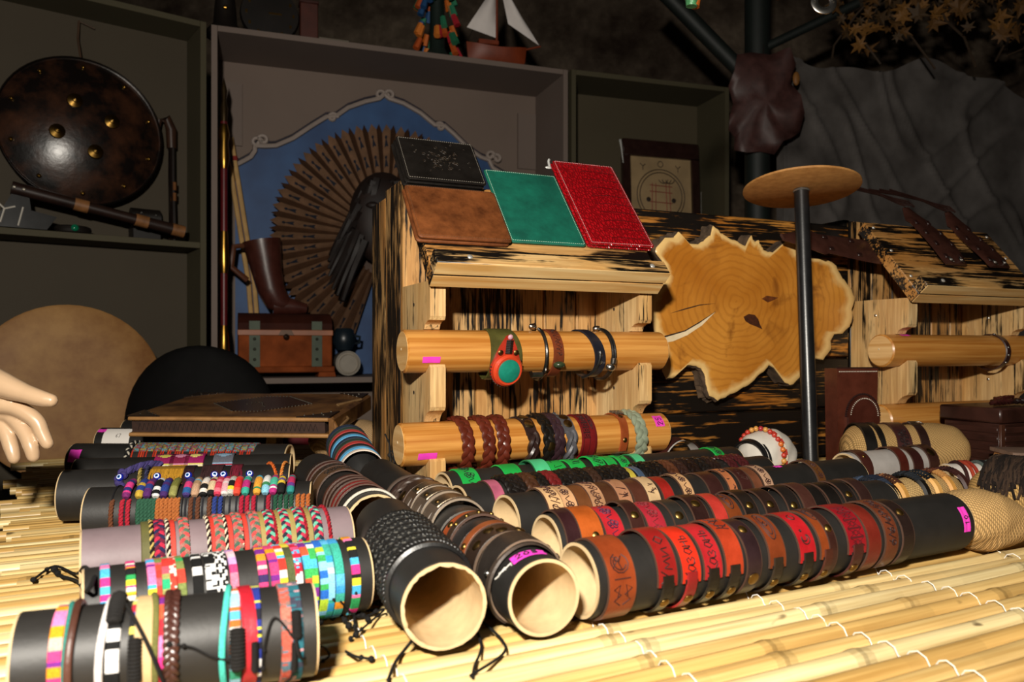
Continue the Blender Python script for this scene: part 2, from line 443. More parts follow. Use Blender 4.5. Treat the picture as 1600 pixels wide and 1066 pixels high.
# centre panel of horizontal charred boards
cp = thing('plank_panel', 'charred panel of horizontal boards behind the tree slice', 'panel', ST.M(.482))
zz = [.004, .13, .262, .39, .505, .612]
for i in range(5):
    MB().box((.371, .195, (zz[i]+zz[i+1])/2), (.738, .03, zz[i+1]-zz[i]-.003), bev=.004).build('plank', burnt('x', [.72, .66, .55, .55, .62][i], '#e0a24c', '#b9701f'), cp)
for x in (.03, .37, .7): MB().box((x, .224, .3), (.05, .026, .59)).build('batten', pine('z'), cp)

def dowel(label, t0, t1, zc):
    root = thing('wooden_dowel', label, 'dowel', ST.M(t0, DW, zc), 'dowels across the racks')
    L = t1-t0; e = .004
    RX = Matrix.Rotation(PI/2, 4, 'Y')
    MB().lathe([(DR-e, .0005), (DR, e), (DR, L-e), (DR-e, L-.0005)], 48, RX).build('rod', dowelwood(), root)
    for x in (0, L): MB().lathe([(0, x), (DR-e*.9, x), (DR-e*.9, x+(.001 if x == 0 else -.001))], 40, RX).build('end_grain', pine('y', '#edc589', '#cf9c5a'), root)
    MB().ball((-.0005, .003, .004), .0025, (.3, 1, 1), 8).build('centre_mark', plain('#f2dfb8', .6), root)
    return dict(M=ST.M(t0, DW, zc), o=ST.w(t0, DW, zc), ax=Vector((ST.c, ST.s, 0)), L=L, r=DR, root=root)
D1 = dowel('upper dowel of the wallet rack, carrying the green-stone bracelet', -.041, .527, DZ[0])
D2 = dowel('lower dowel of the wallet rack, carrying braided bracelets', -.048, .532, DZ[1])
D3 = dowel('upper dowel of the bracer rack, carrying one brown band', T2-.049, T2+.60, DZ[0])
D4 = dowel('lower dowel of the bracer rack above the dark chest', T2-.055, T2+.60, DZ[1])

def sticker(fr, x, th, w_, h_, text=None, name='price_sticker', along=True, tilt=0, flip=1):
    """pink paper tag curved on a tube; part of the tube"""
    R = fr['r']+.0009; mb = MB()
    def fn(a, b):
        u, v = (a-.5)*w_, (b-.5)*h_
        uu, vv = u*cos(tilt)-v*sin(tilt), u*sin(tilt)+v*cos(tilt)
        return ringp(x+uu, R+.0004*sin(a*9), rad(th)-vv/R)
    mb.grid(fn, 7, 7)
    o = mb.build(name, pink(), fr['root'], fr.get('L2'))
    if text:
        mb = MB(); pls, wd = text_polys(text); sc = min(w_*.75/wd, h_*.6) if along else min(h_*.75/wd, w_*.6)
        for pl in pls:
            q = []
            for gx, gy in resample(pl, .15):
                u, v = ((gx-wd/2)*sc, (gy-.5)*sc) if along else ((gy-.5)*-sc*flip, (gx-wd/2)*sc*flip)
                uu, vv = u*cos(tilt)-v*sin(tilt), u*sin(tilt)+v*cos(tilt)
                q.append(ringp(x+uu, R+.0008, rad(th)-vv/R))
            mb.tube(q, sc*.06, 4)
        mb.build('tag_writing', ink(), o)
    return o
sticker(D1, .045, 112, .034, .012); sticker(D2, .045, 118, .036, .014)
sticker(D2, .553, 48, .022, .028, '25', along=False); sticker(D3, .07, 20, .03, .01)

# ------------------------------------------------------------------ bracelets: generic builders (ring frame: x along the tube, th=0 up, th=90 towards the visitor)
ORD = ['', 'second', 'third', 'fourth', 'fifth', 'sixth', 'seventh', 'eighth', 'ninth', 'tenth', 'eleventh', 'twelfth', 'thirteenth', 'fourteenth', 'fifteenth', 'sixteenth', 'seventeenth', 'eighteenth', 'nineteenth', 'twentieth']
SEEN = {}
def along(fr, px, th=55):
    y = Vector((0,0,1)).cross(fr['ax']); A = fr['o']-y*(sin(rad(th))*fr['r'])
    k = (px-800)/F
    return (k*A.y-A.x)/(fr['ax'].x-k*fr['ax'].y)
def lab(fr, desc):
    """label that names the look, the tube and, among look-alikes, the order from a findable end"""
    k = (fr['root'].name, desc); SEEN[k] = SEEN.get(k, 0)+1; n = SEEN[k]
    return desc+' on '+fr['ph']+(', %s from %s' % (ORD[n-1], fr['end']) if 1 < n <= 20 else '')
def place(fr, s, tilt=0): return fr['M'] @ Matrix.Translation((s, 0, 0)) @ Matrix.Rotation(tilt, 4, 'Z')
def ring(fr, name, desc, cat, s, tilt=0, M=None):
    return thing(name, lab(fr, desc), cat, M if M is not None else place(fr, s, tilt), 'bracelets on '+fr['ph'])
def single(fr, name, mesh, desc, s, tilt=0, cat='bracelet', M=None):
    return tag(link(name, mesh, None, M if M is not None else place(fr, s, tilt)), lab(fr, desc), cat, 'bracelets on '+fr['ph'])

def band(mb, w_, r, t=.0022, a0=-180, a1=180, n=60, wf=None, xf=None, rf=None, colf=None, cols=1, mat=0):
    full = (a1-a0) >= 359.9; vs_ = []; fs = []; cs = []; N = n if full else n+1
    prof = [-.5]+[(-.5+(j/cols)) for j in range(cols+1)]+[.5]
    K = cols+3
    for i in range(N):
        th = rad(lerp(a0, a1, i/n)); ww = w_*(wf(th) if wf else 1); x0 = xf(th) if xf else 0; R = r+(rf(th) if rf else 0)
        e = min(t*.45, ww*.2)
        vs_.append(ringp(x0-ww/2, R, th))
        for j in range(cols+1):
            xx = x0+(-.5+j/cols)*ww
            if j == 0: xx += e*.0
            vs_.append(ringp(xx+(e if j == 0 else (-e if j == cols else 0)), R+t, th))
        vs_.append(ringp(x0+ww/2, R, th))
    for i in range(n):
        a, b = i*K, ((i+1) % N)*K
        for j in range(K-1):
            fs.append((a+j, a+j+1, b+j+1, b+j))
            jj = min(max(j-1, 0), cols-1); cs.append(colf(i, jj) if colf else None)
        fs.append((a+K-1, a, b, b+K-1)); cs.append(colf(i, 0) if colf else None)
    if not full:
        fs.append(tuple(range(K))); fs.append(tuple((N-1)*K+j for j in range(K))); cs += [colf(0, 0) if colf else None]*2
    return mb.add(vs_, fs, mat, cs)
SNAP = {}
def snap(parent, x, th, R, rr=.0055, m=None, name='snap'):
    key = (round(rr, 4), (m or brass()).name)
    if key not in SNAP:
        SNAP[key] = MB().lathe([(rr, 0), (rr, .0006), (rr*.85, .0014), (rr*.5, .0022), (0, .0025)], 16).mesh('snap', m or brass())
    th = rad(th); up = Vector((0, -sin(th), cos(th))); xx = Vector((1, 0, 0)); yy = up.cross(xx)
    p = Vector(ringp(x, R, th))
    Mx = Matrix(((xx.x, yy.x, up.x, p.x), (xx.y, yy.y, up.y, p.y), (xx.z, yy.z, up.z, p.z), (0, 0, 0, 1)))
    return link(name, SNAP[key], parent, Mx)
def curl(cx, cy, r, a0, a1, k=1.0, n=9): return [(cx+cos(rad(lerp(a0, a1, i/n)))*r*lerp(1, k, i/n), cy+sin(rad(lerp(a0, a1, i/n)))*r*lerp(1, k, i/n)) for i in range(n+1)]
def tool_pattern(kind, w_, rnd):
    """polylines in metres: (along ring, across band)"""
    h = w_*.36; o = []
    if kind == 'floral':
        for i in range(9):
            c = -.03+i*.0075; o.append(curl(c, (.35 if i % 2 else -.35)*h, h*.55, rnd.uniform(0, 360), rnd.uniform(360, 700), .3, 12)); o.append([(c-.003, -h*.7), (c, 0), (c+.003, h*.7)])
    elif kind == 'knot':
        for i in range(5):
            c = -.024+i*.011; o += [[(c-.005, -h), (c, -h*.2), (c+.005, -h), (c+.005, h), (c, h*.2), (c-.005, h), (c-.005, -h)], [(c-.003, 0), (c, h*.6), (c+.003, 0), (c, -h*.6), (c-.003, 0)]]
    elif kind == 'wolf':
        o += [curl(.004, 0, h*.85, 20, 330), curl(.004, 0, h*.6, 60, 250), [(.011, -h*.3), (.004, h*.1), (-.004, -h*.1)], [(.012, h*.5), (.006, h*.2), (.0, h*.7)], curl(.008, h*.2, h*.2, 0, 360), [(-.012, -h*.8), (-.012, h*.8)]]
        for q in (-1, 1): o.append([(-.04, q*h*.15), (-.034, q*h*.8), (-.028, q*h*.2), (-.022, q*h*.9), (-.018, q*h*.3), (-.03, q*h*.5)])
    elif kind == 'crescent':
        o += [curl(-.004, 0, h*.62, 60, 330, 1, 14), curl(-.002, h*.15, h*.45, 75, 315, 1, 12)]
        o += [curl(.0065, -h*.3+h*.6, h*.14, 0, 360), curl(.028, 0, h*.5, 0, 330)]
    elif kind == 'oval':
        o += [[(cos(a*.35)*.02+.004, sin(a*.35)*h*.8) for a in range(19)], [(cos(a*.35)*.014+.004, sin(a*.35)*h*.5) for a in range(19)], curl(.004, 0, h*.4, 0, 400, .3)]
    elif kind == 'scratch':
        for i in range(7): c = rnd.uniform(-.025, .03); o.append([(c, rnd.uniform(-h, h)), (c+rnd.uniform(-.006, .006), rnd.uniform(-h, h)), (c+rnd.uniform(-.004, .004), rnd.uniform(-h, h))])
    elif kind == 'flower':
        for c in (-.022, .0, .022):
            for k in range(5): o.append(curl(c+cos(k*1.257)*.0028, sin(k*1.257)*h*.45, h*.3, 0, 360))
            o.append([(c+.004, 0), (c+.010, h*.5), (c+.014, -h*.4)])
    elif kind in ('Казань', 'Умио'):
        pls, wd = text_polys(kind, .74); sc = .054/wd
        for pl in pls: o.append([((gx-wd/2)*sc, (gy-.4)*h*1.6) for gx, gy in resample(pl, .2)])
    return o
def tooling(parent, pat, w_, R, th, hexc, x=0, rr=.0008, seed=1, rf=None):
    mb = MB(); rnd = random.Random(seed)
    for pl in tool_pattern(pat, w_, rnd):
        q = [ringp(x-v, R+.0001+(rf(rad(th)-u/R) if rf else 0), rad(th)-u/R) for u, v in pl]
        if len(q) > 1: mb.tube(q, rr, 4)
    nm = 'lettering' if pat in ('Казань', 'Умио') else 'tooling'
    mb.build(nm, plain(hexc, .7, 0, .2), parent)
def cuff(fr, s, desc, hexc, w_=.026, strap=None, snaps=(), tool=None, toolc='#2a0f0c', t=.0022, tth=50, gap=0, tilt=0, taper=0, wear=.5, rough=.4, trim=None, rr=None, coat=.15, edge=True, sw=.55):
    r = (rr or fr['r'])+.0006
    root = ring(fr, 'leather_cuff' if w_ > .016 else 'leather_band', desc, 'bracelet', s, tilt)
    rf = (lambda th: gap*max(0, cos(th))**2) if gap else None
    wf = (lambda th: 1-taper*(.5-.5*cos(th-rad(30)))) if taper else None
    b = band(MB(), w_, r, t, -182 if strap else -180, 100 if strap else 180, 64, wf, rf=rf).build('band', leather(hexc, rough, wear, coat), root)
    if edge:
        mb = MB()
        for sx in (-1, 1):
            band(mb, .0012, r+.0002, t*.9, -182 if strap else -180, 100 if strap else 180, 48, xf=lambda th: sx*(w_*(wf(th) if wf else 1)/2-.0004), rf=rf)
        mb.build('cut_edge', leather(trim or '#4a3124', .6, .3), b)
    if strap:
        st_ = band(MB(), w_*sw, r+t*.9, t*.9, 84, 192, 26).build('strap', leather(strap, .35, .4, .2), root)
        band(MB(), w_*sw+.004, r+t*.6, t*.7, 96, 101, 3).build('slot', leather('#1a1210', .5, .3), root)
        snap(st_, 0, 126, r+t*1.8, min(.006, w_*.22), brass())
    for sn in snaps: snap(b, sn[0], sn[1], r+t+(rf(rad(sn[1])) if rf else 0), sn[2] if len(sn) > 2 else .0055, brassd() if len(sn) > 3 else brass())
    if tool: tooling(b, tool, w_, r+t, tth, toolc, seed=int(s*1e4), rf=rf)
    return root
BR = {}
def braid_mesh(r, amp, sr, waves, cols=None, mat=None, strands=3, n=150, flat=1.0):
    key = (round(r, 4), amp, sr, waves, cols, mat.name if mat else None, strands)
    if key in BR: return BR[key]
    mb = MB(); lo = r+sr*flat
    for k in range(strands):
        ph = 2*PI*k/strands; pts = []
        for i in range(n):
            th = 2*PI*i/n; a = waves*th+ph
            pts.append(ringp(amp*sin(a), lo+sr*.9*flat*(1+sin(2*a))*.75, th))
        mb.tube(pts, sr, 6, True, col=cols[k % len(cols)] if cols else None, flat=flat, up=lambda i: Vector((0, -sin(2*PI*i/n), cos(2*PI*i/n))))
    BR[key] = mb.mesh('braid', mat or threads(), 60); return BR[key]
def rope_mesh(r, rr, cols, turns=40, n=200, strands=2):
    key = ('rope', round(r, 4), rr, tuple(cols), turns)
    if key in BR: return BR[key]
    mb = MB()
    for k in range(strands):
        pts = []
        for i in range(n):
            th = 2*PI*i/n; a = turns*th+2*PI*k/strands
            pts.append(ringp(rr*.55*cos(a), r+rr+rr*.5*sin(a), th))
        mb.tube(pts, rr*.62, 5, True, col=srgb(cols[k % len(cols)]))
    BR[key] = mb.mesh('twisted_cord', threads(), 60); return BR[key]
def cord_mesh(r, rr, hexc, m=None):
    key = ('cord', round(r, 4), rr, hexc, m.name if m else None)
    if key not in BR:
        BR[key] = MB().tube([ringp(.0006*sin(3*2*PI*i/64), r+rr, 2*PI*i/64) for i in range(64)], rr, 6, True, col=srgb(hexc)).mesh('cord', m or threads(), 60)
    return BR[key]
KIL = ['#f0398c', '#f59b1d', '#4fb6e8', '#7a2a8c', '#f2e6d8', '#1a1a1c', '#e83a2e', '#2f9e58', '#f4e13c', '#2a4fb0', '#f27fb4']
def kilim_mesh(r, w_, pal, seed, t=.0016, cols=1, n=132, run=(2, 5), zig=False):
    w_ *= .72
    rnd = random.Random(seed); seq = []
    while len(seq) < n:
        c = srgb(rnd.choice(pal)); m = rnd.randint(*run); seq += [c]*m
    def colf(i, j):
        if zig:
            q = (i % 16); q = min(q, 16-q); return srgb(pal[0]) if ((q+abs(j-2)*2) // 3) % 2 == 0 else srgb(pal[1])
        if cols > 1 and rnd.random() < .3: return srgb(rnd.choice(pal))
        return seq[i]
    return band(MB(), w_, r+.0003, t, n=n, colf=colf, cols=cols).mesh('woven_band', threads(), 40)

# ------------------------------------------------------------------ paper-covered display tubes on the table
LIFT = .0045
def tube(desc, ph, end, A, B, r=.04, hexc=None, torn=0, group='bracelet display tubes on the mat', open_=True, base=0):
    A = Vector(A); B = Vector(B); ax = Vector((B.x-A.x, B.y-A.y, 0)); L = ax.length; ax.normalize()
    a = math.atan2(ax.y, ax.x); zc = r+LIFT+base
    M = Matrix.Translation((A.x, A.y, zc)) @ Matrix.Rotation(a, 4, 'Z')
    root = thing('display_tube', desc, 'tube', M, group)
    RX = Matrix.Rotation(PI/2, 4, 'Y')
    cov = plain(hexc, .55, 0, .15, 30, .12) if hexc else BLACKPAPER()
    MB().lathe([(r-.0012, .0008), (r, .0008), (r, L*.33), (r, L*.66), (r, L-.0008), (r-.0012, L-.0008)], 56, RX).build('paper_cover', cov, root)
    th = .0042; rnd = random.Random(int(L*1e5)); N = 56; mb = MB(); vs_ = []; fs = []
    prof = [(r-.0013, .001), (r-.0008, -.0012), (r-th, -.0012), (r-th, L*.5), (r-th, L+.0012), (r-.0008, L+.0012), (r-.0013, L-.001)]
    jit = [rnd.uniform(-1, 1) for _ in range(N)]
    for i, (rr, x) in enumerate(prof):
        for k in range(N):
            j = jit[k]*torn if i in (1, 2) else 0
            vs_.append((x+j*.8, sin(2*PI*k/N)*(rr+(j*.5 if i == 2 else 0)), cos(2*PI*k/N)*(rr+(j*.5 if i == 2 else 0))))
    for i in range(len(prof)-1):
        for k in range(N): fs.append((i*N+k, i*N+(k+1) % N, (i+1)*N+(k+1) % N, (i+1)*N+k))
    mb.add(vs_, fs).build('cardboard_core', cardboard(), root)
    return dict(M=M, o=Vector((A.x, A.y, zc)), ax=ax, L=L, r=r, root=root, ph=ph, end=end)
def tt(px, py, r=.04, base=0): return on_z(px, py, 2*r+LIFT+base)
R1 = tube('black tube of red and rust leather cuffs at the mat front', 'the red cuff tube', 'cardboard end', (.069, .832, 0), (.607, 1.115, 0), .0395)
R2 = tube('black tube of dark snap-strap cuffs behind the red cuffs', 'the snap cuff tube', 'cardboard end', (.042, .972, 0), (.562, 1.225, 0), .0395)
R3 = tube('black tube of tan and brown tooled cuffs', 'the tan cuff tube', 'cardboard end', (-.008, 1.105, 0), (.625, 1.475, 0), .0395)
R4 = tube('black tube crowded with dark knotted braids', 'the knotted braid tube', 'pink band', (-.08, 1.195, 0), (.475, 1.52, 0), .0385)
R5 = tube('grey-black tube with bright green bands under the dowels', 'the green band tube', 'cardboard end', (-.113, 1.315, 0), (.455, 1.655, 0), .039)
M1 = tube('black open tube wound with black braids, pointing at the visitor', 'the black braid tube', 'cardboard end', (-.063, .742, 0), (-.167, 1.06, 0), .0415, torn=.0016)
M2 = tube('long black open tube of buckled brown cuffs tagged 205', 'the buckled cuff tube', 'cardboard end', (.031, .778, 0), (-.246, 1.48, 0), .0385)
M3 = tube('black tube of thin brown and red leather bands', 'the thin band tube', 'pale torn end', (-.186, 1.085, 0), (-.365, 1.50, 0), .042, torn=.001)
q0, q1 = tt(30, 953), tt(488, 907); T1 = tube('black tube with cord-tied friendship bracelets nearest the mat edge', 'the cord-tied tube', 'scuffed end', q0, q1, .0385)
q0, q1 = tt(130, 885), tt(566, 836); TB2 = tube('black tube full of striped woven bracelets with a torn end', 'the striped weave tube', 'mat edge', q0, q1, .0385, torn=.001)
q0, q1 = tt(127, 826), tt(541, 789); T3 = tube('mauve-grey tube of red and green braids', 'the mauve-grey tube', 'mat edge', q0, q1, .039, '#7d6c70')
q0, q1 = tt(141, 762), tt(486, 752); T4 = tube('black tube of eye beads and dyed cords', 'the eye bead tube', 'mat edge', q0, q1, .04)
q0, q1 = tt(100, 737), tt(453, 727); T5 = tube('wide black tube of thread fringes behind the eye beads', 'the fringe tube', 'bare end', q0, q1, .041)
q0, q1 = tt(120, 717), tt(455, 709); T6 = tube('black tube with magenta woven patches', 'the woven patch tube', 'mat edge', q0, q1, .04)
q0, q1 = tt(118, 693), tt(452, 694); T7 = tube('pink-tagged black tube of orange thread ties', 'the orange thread tube', 'pink tag', q0, q1, .04)
T8 = tube('black tube with a white price card under the album', 'the white card tube', 'the white card', (-1.02, 1.99, 0), (-.60, 1.99, 0), .042)
sticker(M2, .022, -12, .017, .036, '205', along=False, tilt=-.12, flip=-1); sticker(R1, R1['L']-.018, 72, .014, .034, '10', along=False)
sticker(T7, .018, 62, .024, .028); sticker(R3, along(R3, 1215, 10), 10, .016, .008); sticker(T8, .012, 30, .02, .012)
MB().grid(lambda a, b: ringp(.02+a*.066, T8['r']+.001, rad(lerp(20, 100, b))), 4, 8).build('price_card', plain('#efe9e2', .7, 0, .03), T8['root'])
mbx = MB(); pls, wd = text_polys('67')
for pl in pls: mbx.tube([ringp(.052+gx*.008, T8['r']+.0014, rad(60-gy*14)) for gx, gy in resample(pl, .2)], .0005, 4)
mbx.build('card_writing', ink(), T8['root'])
mb = MB()
for a in (0, 1):
    mb.tube([ringp(.02+.004*a+.012*k, M2['r']+.0004, rad(-42-10*a-18*k+8*sin(k*6))) for k in (0, .3, .6, 1)], .0009, 4)
mb.build('paint_scuff', plain('#cfccc4', .8), M2['root'])

# R1 -------------------------------------------------------------------------------------------------
def S(fr, px, th=55): return along(fr, px, th)
cuff(R1, S(R1, 965), 'wide rust cuff tooled with a wolf', '#8c3b18', .034, tool='wolf', tth=62, toolc='#3c150a')
cuff(R1, S(R1, 1035), 'dark red lettered cuff with black strap', '#8f1916', .026, strap='#17120f', tool='Умио', tth=58, gap=.003)
cuff(R1, S(R1, 1072), 'bright scarlet lettered cuff', '#d22c16', .026, tool='Казань', tth=60, strap='#8f1a1e')
cuff(R1, S(R1, 1106), 'crimson lettered cuff with black strap', '#b02026', .026, tool='Казань', tth=55, strap='#17120f')
cuff(R1, S(R1, 1139), 'orange-red cuff with black snap strap', '#b03a1c', .026, strap='#1d1611', tool='scratch', tth=25, gap=.003)
cuff(R1, S(R1, 1170), 'dark purple-brown band with two snaps', '#2e1c1f', .022, snaps=((0, 32), (0, 112, .0075)), taper=.1)
cuff(R1, S(R1, 1206), 'rust oval-tooled cuff with black strap', '#7d3717', .026, strap='#2a2018', tool='oval', tth=35, gap=.002)
cuff(R1, S(R1, 1253), 'red cuff with a crescent and star', '#b81a22', .027, strap='#1b1512', tool='crescent', tth=58)
cuff(R1, S(R1, 1284), 'orange cuff with a long brown strap', '#8c3f18', .024, strap='#4a2118', tool='oval', tth=12)
cuff(R1, S(R1, 1297, 70), 'narrow brown strap with a brass snap', '#40221b', .014, snaps=((0, 52, .005),), t=.003)
cuff(R1, S(R1, 1330), 'crimson cuff with raised knotwork', '#96141f', .032, strap='#451a18', tool='knot', tth=48, toolc='#5a0c14', gap=.002)
cuff(R1, S(R1, 1357), 'plain rust-red cuff', '#782418', .024)
cuff(R1, S(R1, 1384), 'brown cuff with dense floral tooling', '#6e361f', .024, tool='floral', tth=50, toolc='#2a0d08', gap=.002)
cuff(R1, S(R1, 1410), 'black-brown strap with one snap', '#241713', .022, snaps=((0, 42),))
# R2
cuff(R2, S(R2, 893), 'plain dark brown band', '#33171a', .02, gap=.002)
cuff(R2, S(R2, 922), 'orange cuff with a dark red tab', '#b5561c', .032, strap='#6e1d1f', gap=.003, snaps=((.004, 66, .005),))
cuff(R2, S(R2, 958), 'red cuff with purple figures', '#b4202a', .028, tool='flower', tth=50, toolc='#3b1030')
cuff(R2, S(R2, 994), 'dark brown cuff with steel snap', '#3a1d17', .02, snaps=((0, 40),), gap=.005)
cuff(R2, S(R2, 1024), 'crimson cuff with raised flowers', '#a02230', .028, tool='flower', tth=38, toolc='#6a1018')
cuff(R2, S(R2, 1062), 'black strap cuff with brass snap', '#2a2723', .022, snaps=((0, 48, .006),))
cuff(R2, S(R2, 1094), 'dark brown strap cuff with big brass snap', '#2b1511', .024, snaps=((0, 30, .0065),), gap=.004)
cuff(R2, S(R2, 1124), 'pink-red cuff with black slot strap', '#c2392f', .022, strap='#15110f', gap=.003)
cuff(R2, S(R2, 1146), 'orange-brown cuff with black slot strap', '#7d3c18', .024, strap='#15110f', tool='oval', tth=25)
for px, c, d, g in ((1172, '#1f1712', 'black snap cuff', .004), (1204, '#2a1a14', 'black-brown snap cuff with loop', .003), (1238, '#1e1815', 'black snap cuff', .005), (1262, '#4a2a22', 'loose brown leather cuff', .006), (1281, '#16120f', 'glossy black cuff', .003), (1303, '#16120f', 'glossy black cuff', .003), (1327, '#1d1714', 'black snap cuff', .004), (1350, '#331e1a', 'plain dark brown end cuff', .005)):
    cuff(R2, S(R2, px), d, c, .023, snaps=((0, 36+random.random()*20),) if 'snap' in d else (), gap=g)
# R3
for px, c, d, tl, w_ in ((865, '#d9ae7c', 'pale tan floral cuff', 'floral', .027), (886, '#c99a6f', 'tan cuff with dark flowers', 'flower', .025), (910, '#6e4122', 'plain walnut brown cuff', None, .026), (930, '#c08f68', 'pinkish tan leaf-tooled cuff', 'floral', .025), (951, '#54321f', 'plain dark walnut cuff', None, .026), (972, '#b88260', 'pinkish tan scratched cuff', 'scratch', .025), (996, '#4f2a1d', 'plain dark chestnut cuff', None, .026), (1016, '#d3b184', 'pale tan cuff with a rune', 'scratch', .024), (1039, '#a3231c', 'bright red cuff', None, .022), (1070, '#cfa273', 'tan cuff with brown figure', 'flower', .022), (1113, '#3c1f1b', 'plain dark maroon cuff', None, .03), (1139, '#c4764a', 'orange-tan cuff', 'scratch', .018), (1160, '#3f1e1a', 'maroon cuff with mark', 'scratch', .024), (1178, '#7c4a32', 'mid brown cuff', None, .02), (1194, '#d0a585', 'pale cuff with brown blots', 'flower', .022), (1276, '#6a4220', 'lone brown lettered cuff', 'flower', .02)):
    cuff(R3, S(R3, px, 45), d, c, w_, tool=tl, tth=28, toolc='#3a1a10', t=.0024, gap=.002 if tl else 0)
# R4 knotted braids
def blm(hexc): return leather(hexc, .34, .5, .15)
cuff(R4, S(R4, 776, 40), 'pink leather band', '#c2647f', .02)
def lbraid(fr, s, desc, hexc, amp=.006, sr=.0034, waves=9, rr=None, tilt=0, flat=.7):
    return single(fr, 'braided_bracelet', braid_mesh((rr or fr['r'])+.0003, amp, sr, waves, None, blm(hexc), flat=flat), desc, s, tilt)
for px, c, d in ((795, '#17120f', 'black leather knot braid'), (808, '#1c1512', 'black leather knot braid'), (827, '#4b2d1c', 'brown leather knot braid'), (845, '#17120f', 'black leather knot braid'), (863, '#6e1c1c', 'dark red leather braid'), (880, '#17120f', 'black leather knot braid'), (895, '#1b1512', 'black leather knot braid'), (911, '#17120f', 'black leather knot braid'), (927, '#38241a', 'brown leather knot braid'), (943, '#17120f', 'black leather knot braid'), (958, '#17120f', 'black leather knot braid'), (971, '#1c1714', 'black leather knot braid'), (1013, '#17120f', 'black leather knot braid'), (1029, '#1b1512', 'black leather knot braid'), (1046, '#5a3421', 'brown leather knot braid'), (1062, '#331f19', 'brown leather knot braid'), (1079, '#241611', 'black-brown leather braid'), (1096, '#1b1512', 'black leather knot braid'), (1113, '#281914', 'black-brown leather braid'), (1140, '#4a1b1d', 'maroon leather braid'), (1157, '#4a1b1d', 'maroon leather braid')):
    lbraid(R4, S(R4, px, 30), d, c, .006+random.random()*.0015, .0036+random.random()*.0008, 8)
cuff(R4, S(R4, 985, 30), 'yellow flat band', '#c9b545', .012, edge=False); cuff(R4, S(R4, 998, 30), 'slate blue flat band', '#4c5f78', .012, edge=False)
snap(MB().tube([(0, 0, 0), (0, 0, .001)], .0001, 3).build('rivet_base', brass(), ring(R4, 'leather_band', 'brown clasp band with a brass snap', 'bracelet', S(R4, 834, 30))), 0, 20, R4['r']+.006, .006)
band(MB(), .014, R4['r']+.0004, .004).build('band', leather('#4b2d1c'), [o for o in bpy.data.objects if o.get('label', '').startswith('brown clasp band')][0])
# R5 green
G1, G2 = '#18a845', '#4fc98a'
for px, c, d, tl, w_, g in ((733, G1, 'green band with a round emblem', 'flower', .026, 0), (800, G1, 'plain green band', None, .026, .001), (845, G2, 'mint green band', None, .024, .005), (872, G1, 'green tooled band', 'scratch', .024, 0), (902, G1, 'green tooled band', 'scratch', .024, 0), (934, G1, 'green band with dark figures', 'floral', .024, .003), (955, G1, 'plain green band', None, .018, 0), (974, G1, 'green tooled band', 'flower', .02, 0), (998, G2, 'mint green band', None, .02, 0), (1122, G1, 'lone green lettered band', 'flower', .022, 0)):
    cuff(R5, S(R5, px, 35), d, c, w_*(1.32 if px < 910 else 1.12), tool=tl, tth=35, toolc='#0a3418', gap=g, wear=.25, trim='#1f6e3c', edge=c == G2, coat=0, rough=.5)
# M1 black braids (the mat side is th = -90)
bl = leather('#1b1a19', .38, .4, .1); rnd = random.Random(3)
cuff(M1, .062, 'smooth thick black ring', '#171615', .008, t=.0035, edge=False)
x = .074; k = 0
while x < .222:
    ty = k % 3
    if ty == 0: single(M1, 'braided_bracelet', braid_mesh(M1['r']+.0003, .0032, .0019, 22, None, bl), 'black braided leather bracelet', x, rnd.uniform(-.04, .04)); x += .0092
    elif ty == 1: single(M1, 'cord_bracelet', rope_mesh(M1['r']+.0003, .0024, ('#161514', '#242322'), 34), 'black twisted cord bracelet', x, rnd.uniform(-.05, .05)); x += .0068
    else: single(M1, 'braided_bracelet', braid_mesh(M1['r']+.0003, .0028, .0017, 26, (srgb('#141414'), srgb('#1c1c1c'), srgb('#56544f')), None), 'black and grey plaited bracelet', x, rnd.uniform(-.04, .04)); x += .0082
    k += 1
# M2
def m2(s, d, c, w_, **k):
    k['gap'] = k.get('gap', 0)*1.7+.001; k['tilt'] = .07*sin(s*97); return cuff(M2, s, d, c, w_*1.14, **k)
r_ = m2(.062, 'black cuff with worn edge straps', '#2b2521', .036, trim='#6f5b49', gap=.003)
st = band(MB(), .010, M2['r']+.003, .0025, -150, 60, 40, xf=lambda th: -.016+.006*sin(th*1.5)).build('strap', leather('#40342b', .5, .6), r_)
for th in (-70, 35, 55): snap(st, -.014, th, M2['r']+.0055, .004, steel(), 'rivet')
m2(.106, 'dark brown cuff with four brass eyelets', '#2f2119', .034, snaps=((-.008, -8, .0065, 1), (.006, -22, .0065, 1), (-.004, 20, .0065, 1), (-.002, -48, .0065, 1)), trim='#5a4636', t=.003, gap=.002)
m2(.138, 'rust leather strap with end rivet', '#8f4a25', .014, snaps=((0, -60, .004),), t=.003, gap=.002)
m2(.166, 'dull black cuff', '#262423', .028)
m2(.192, 'black-brown studded strap', '#3a2a1f', .016, snaps=tuple((0, a, .0032) for a in (-40, -20, 0, 20, 40)), t=.003, gap=.002)
m2(.212, 'rust-red strap with brass rivets', '#93431f', .015, snaps=((0, -45, .0045), (0, 45, .0035)), t=.003)
m2(.243, 'black worn cuff', '#2a2826', .03, trim='#565049')
def buckle(s, desc, c, w_):
    root = m2(s, desc, c, w_, trim='#8a7a68', gap=.004, t=.003)
    R = M2['r']+.0085
    pl = band(MB(), w_*.8, R-.001, .0025, -35, 30, 16, rf=lambda th: .002*cos(th*2.5)).build('buckle_plate', plain('#8b7c68', .35, .85, .5, 70, .4), root)
    for a in (-28, 23): snap(pl, 0, a, R+.002, .004, brassd(), 'rivet')
    band(MB(), w_*.5, R-.003, .002, -120, -30, 20).build('strap', leather('#57483b', .5, .6), root)
buckle(.29, 'grey-brown cuff with engraved metal plate', '#5a4c40', .04)
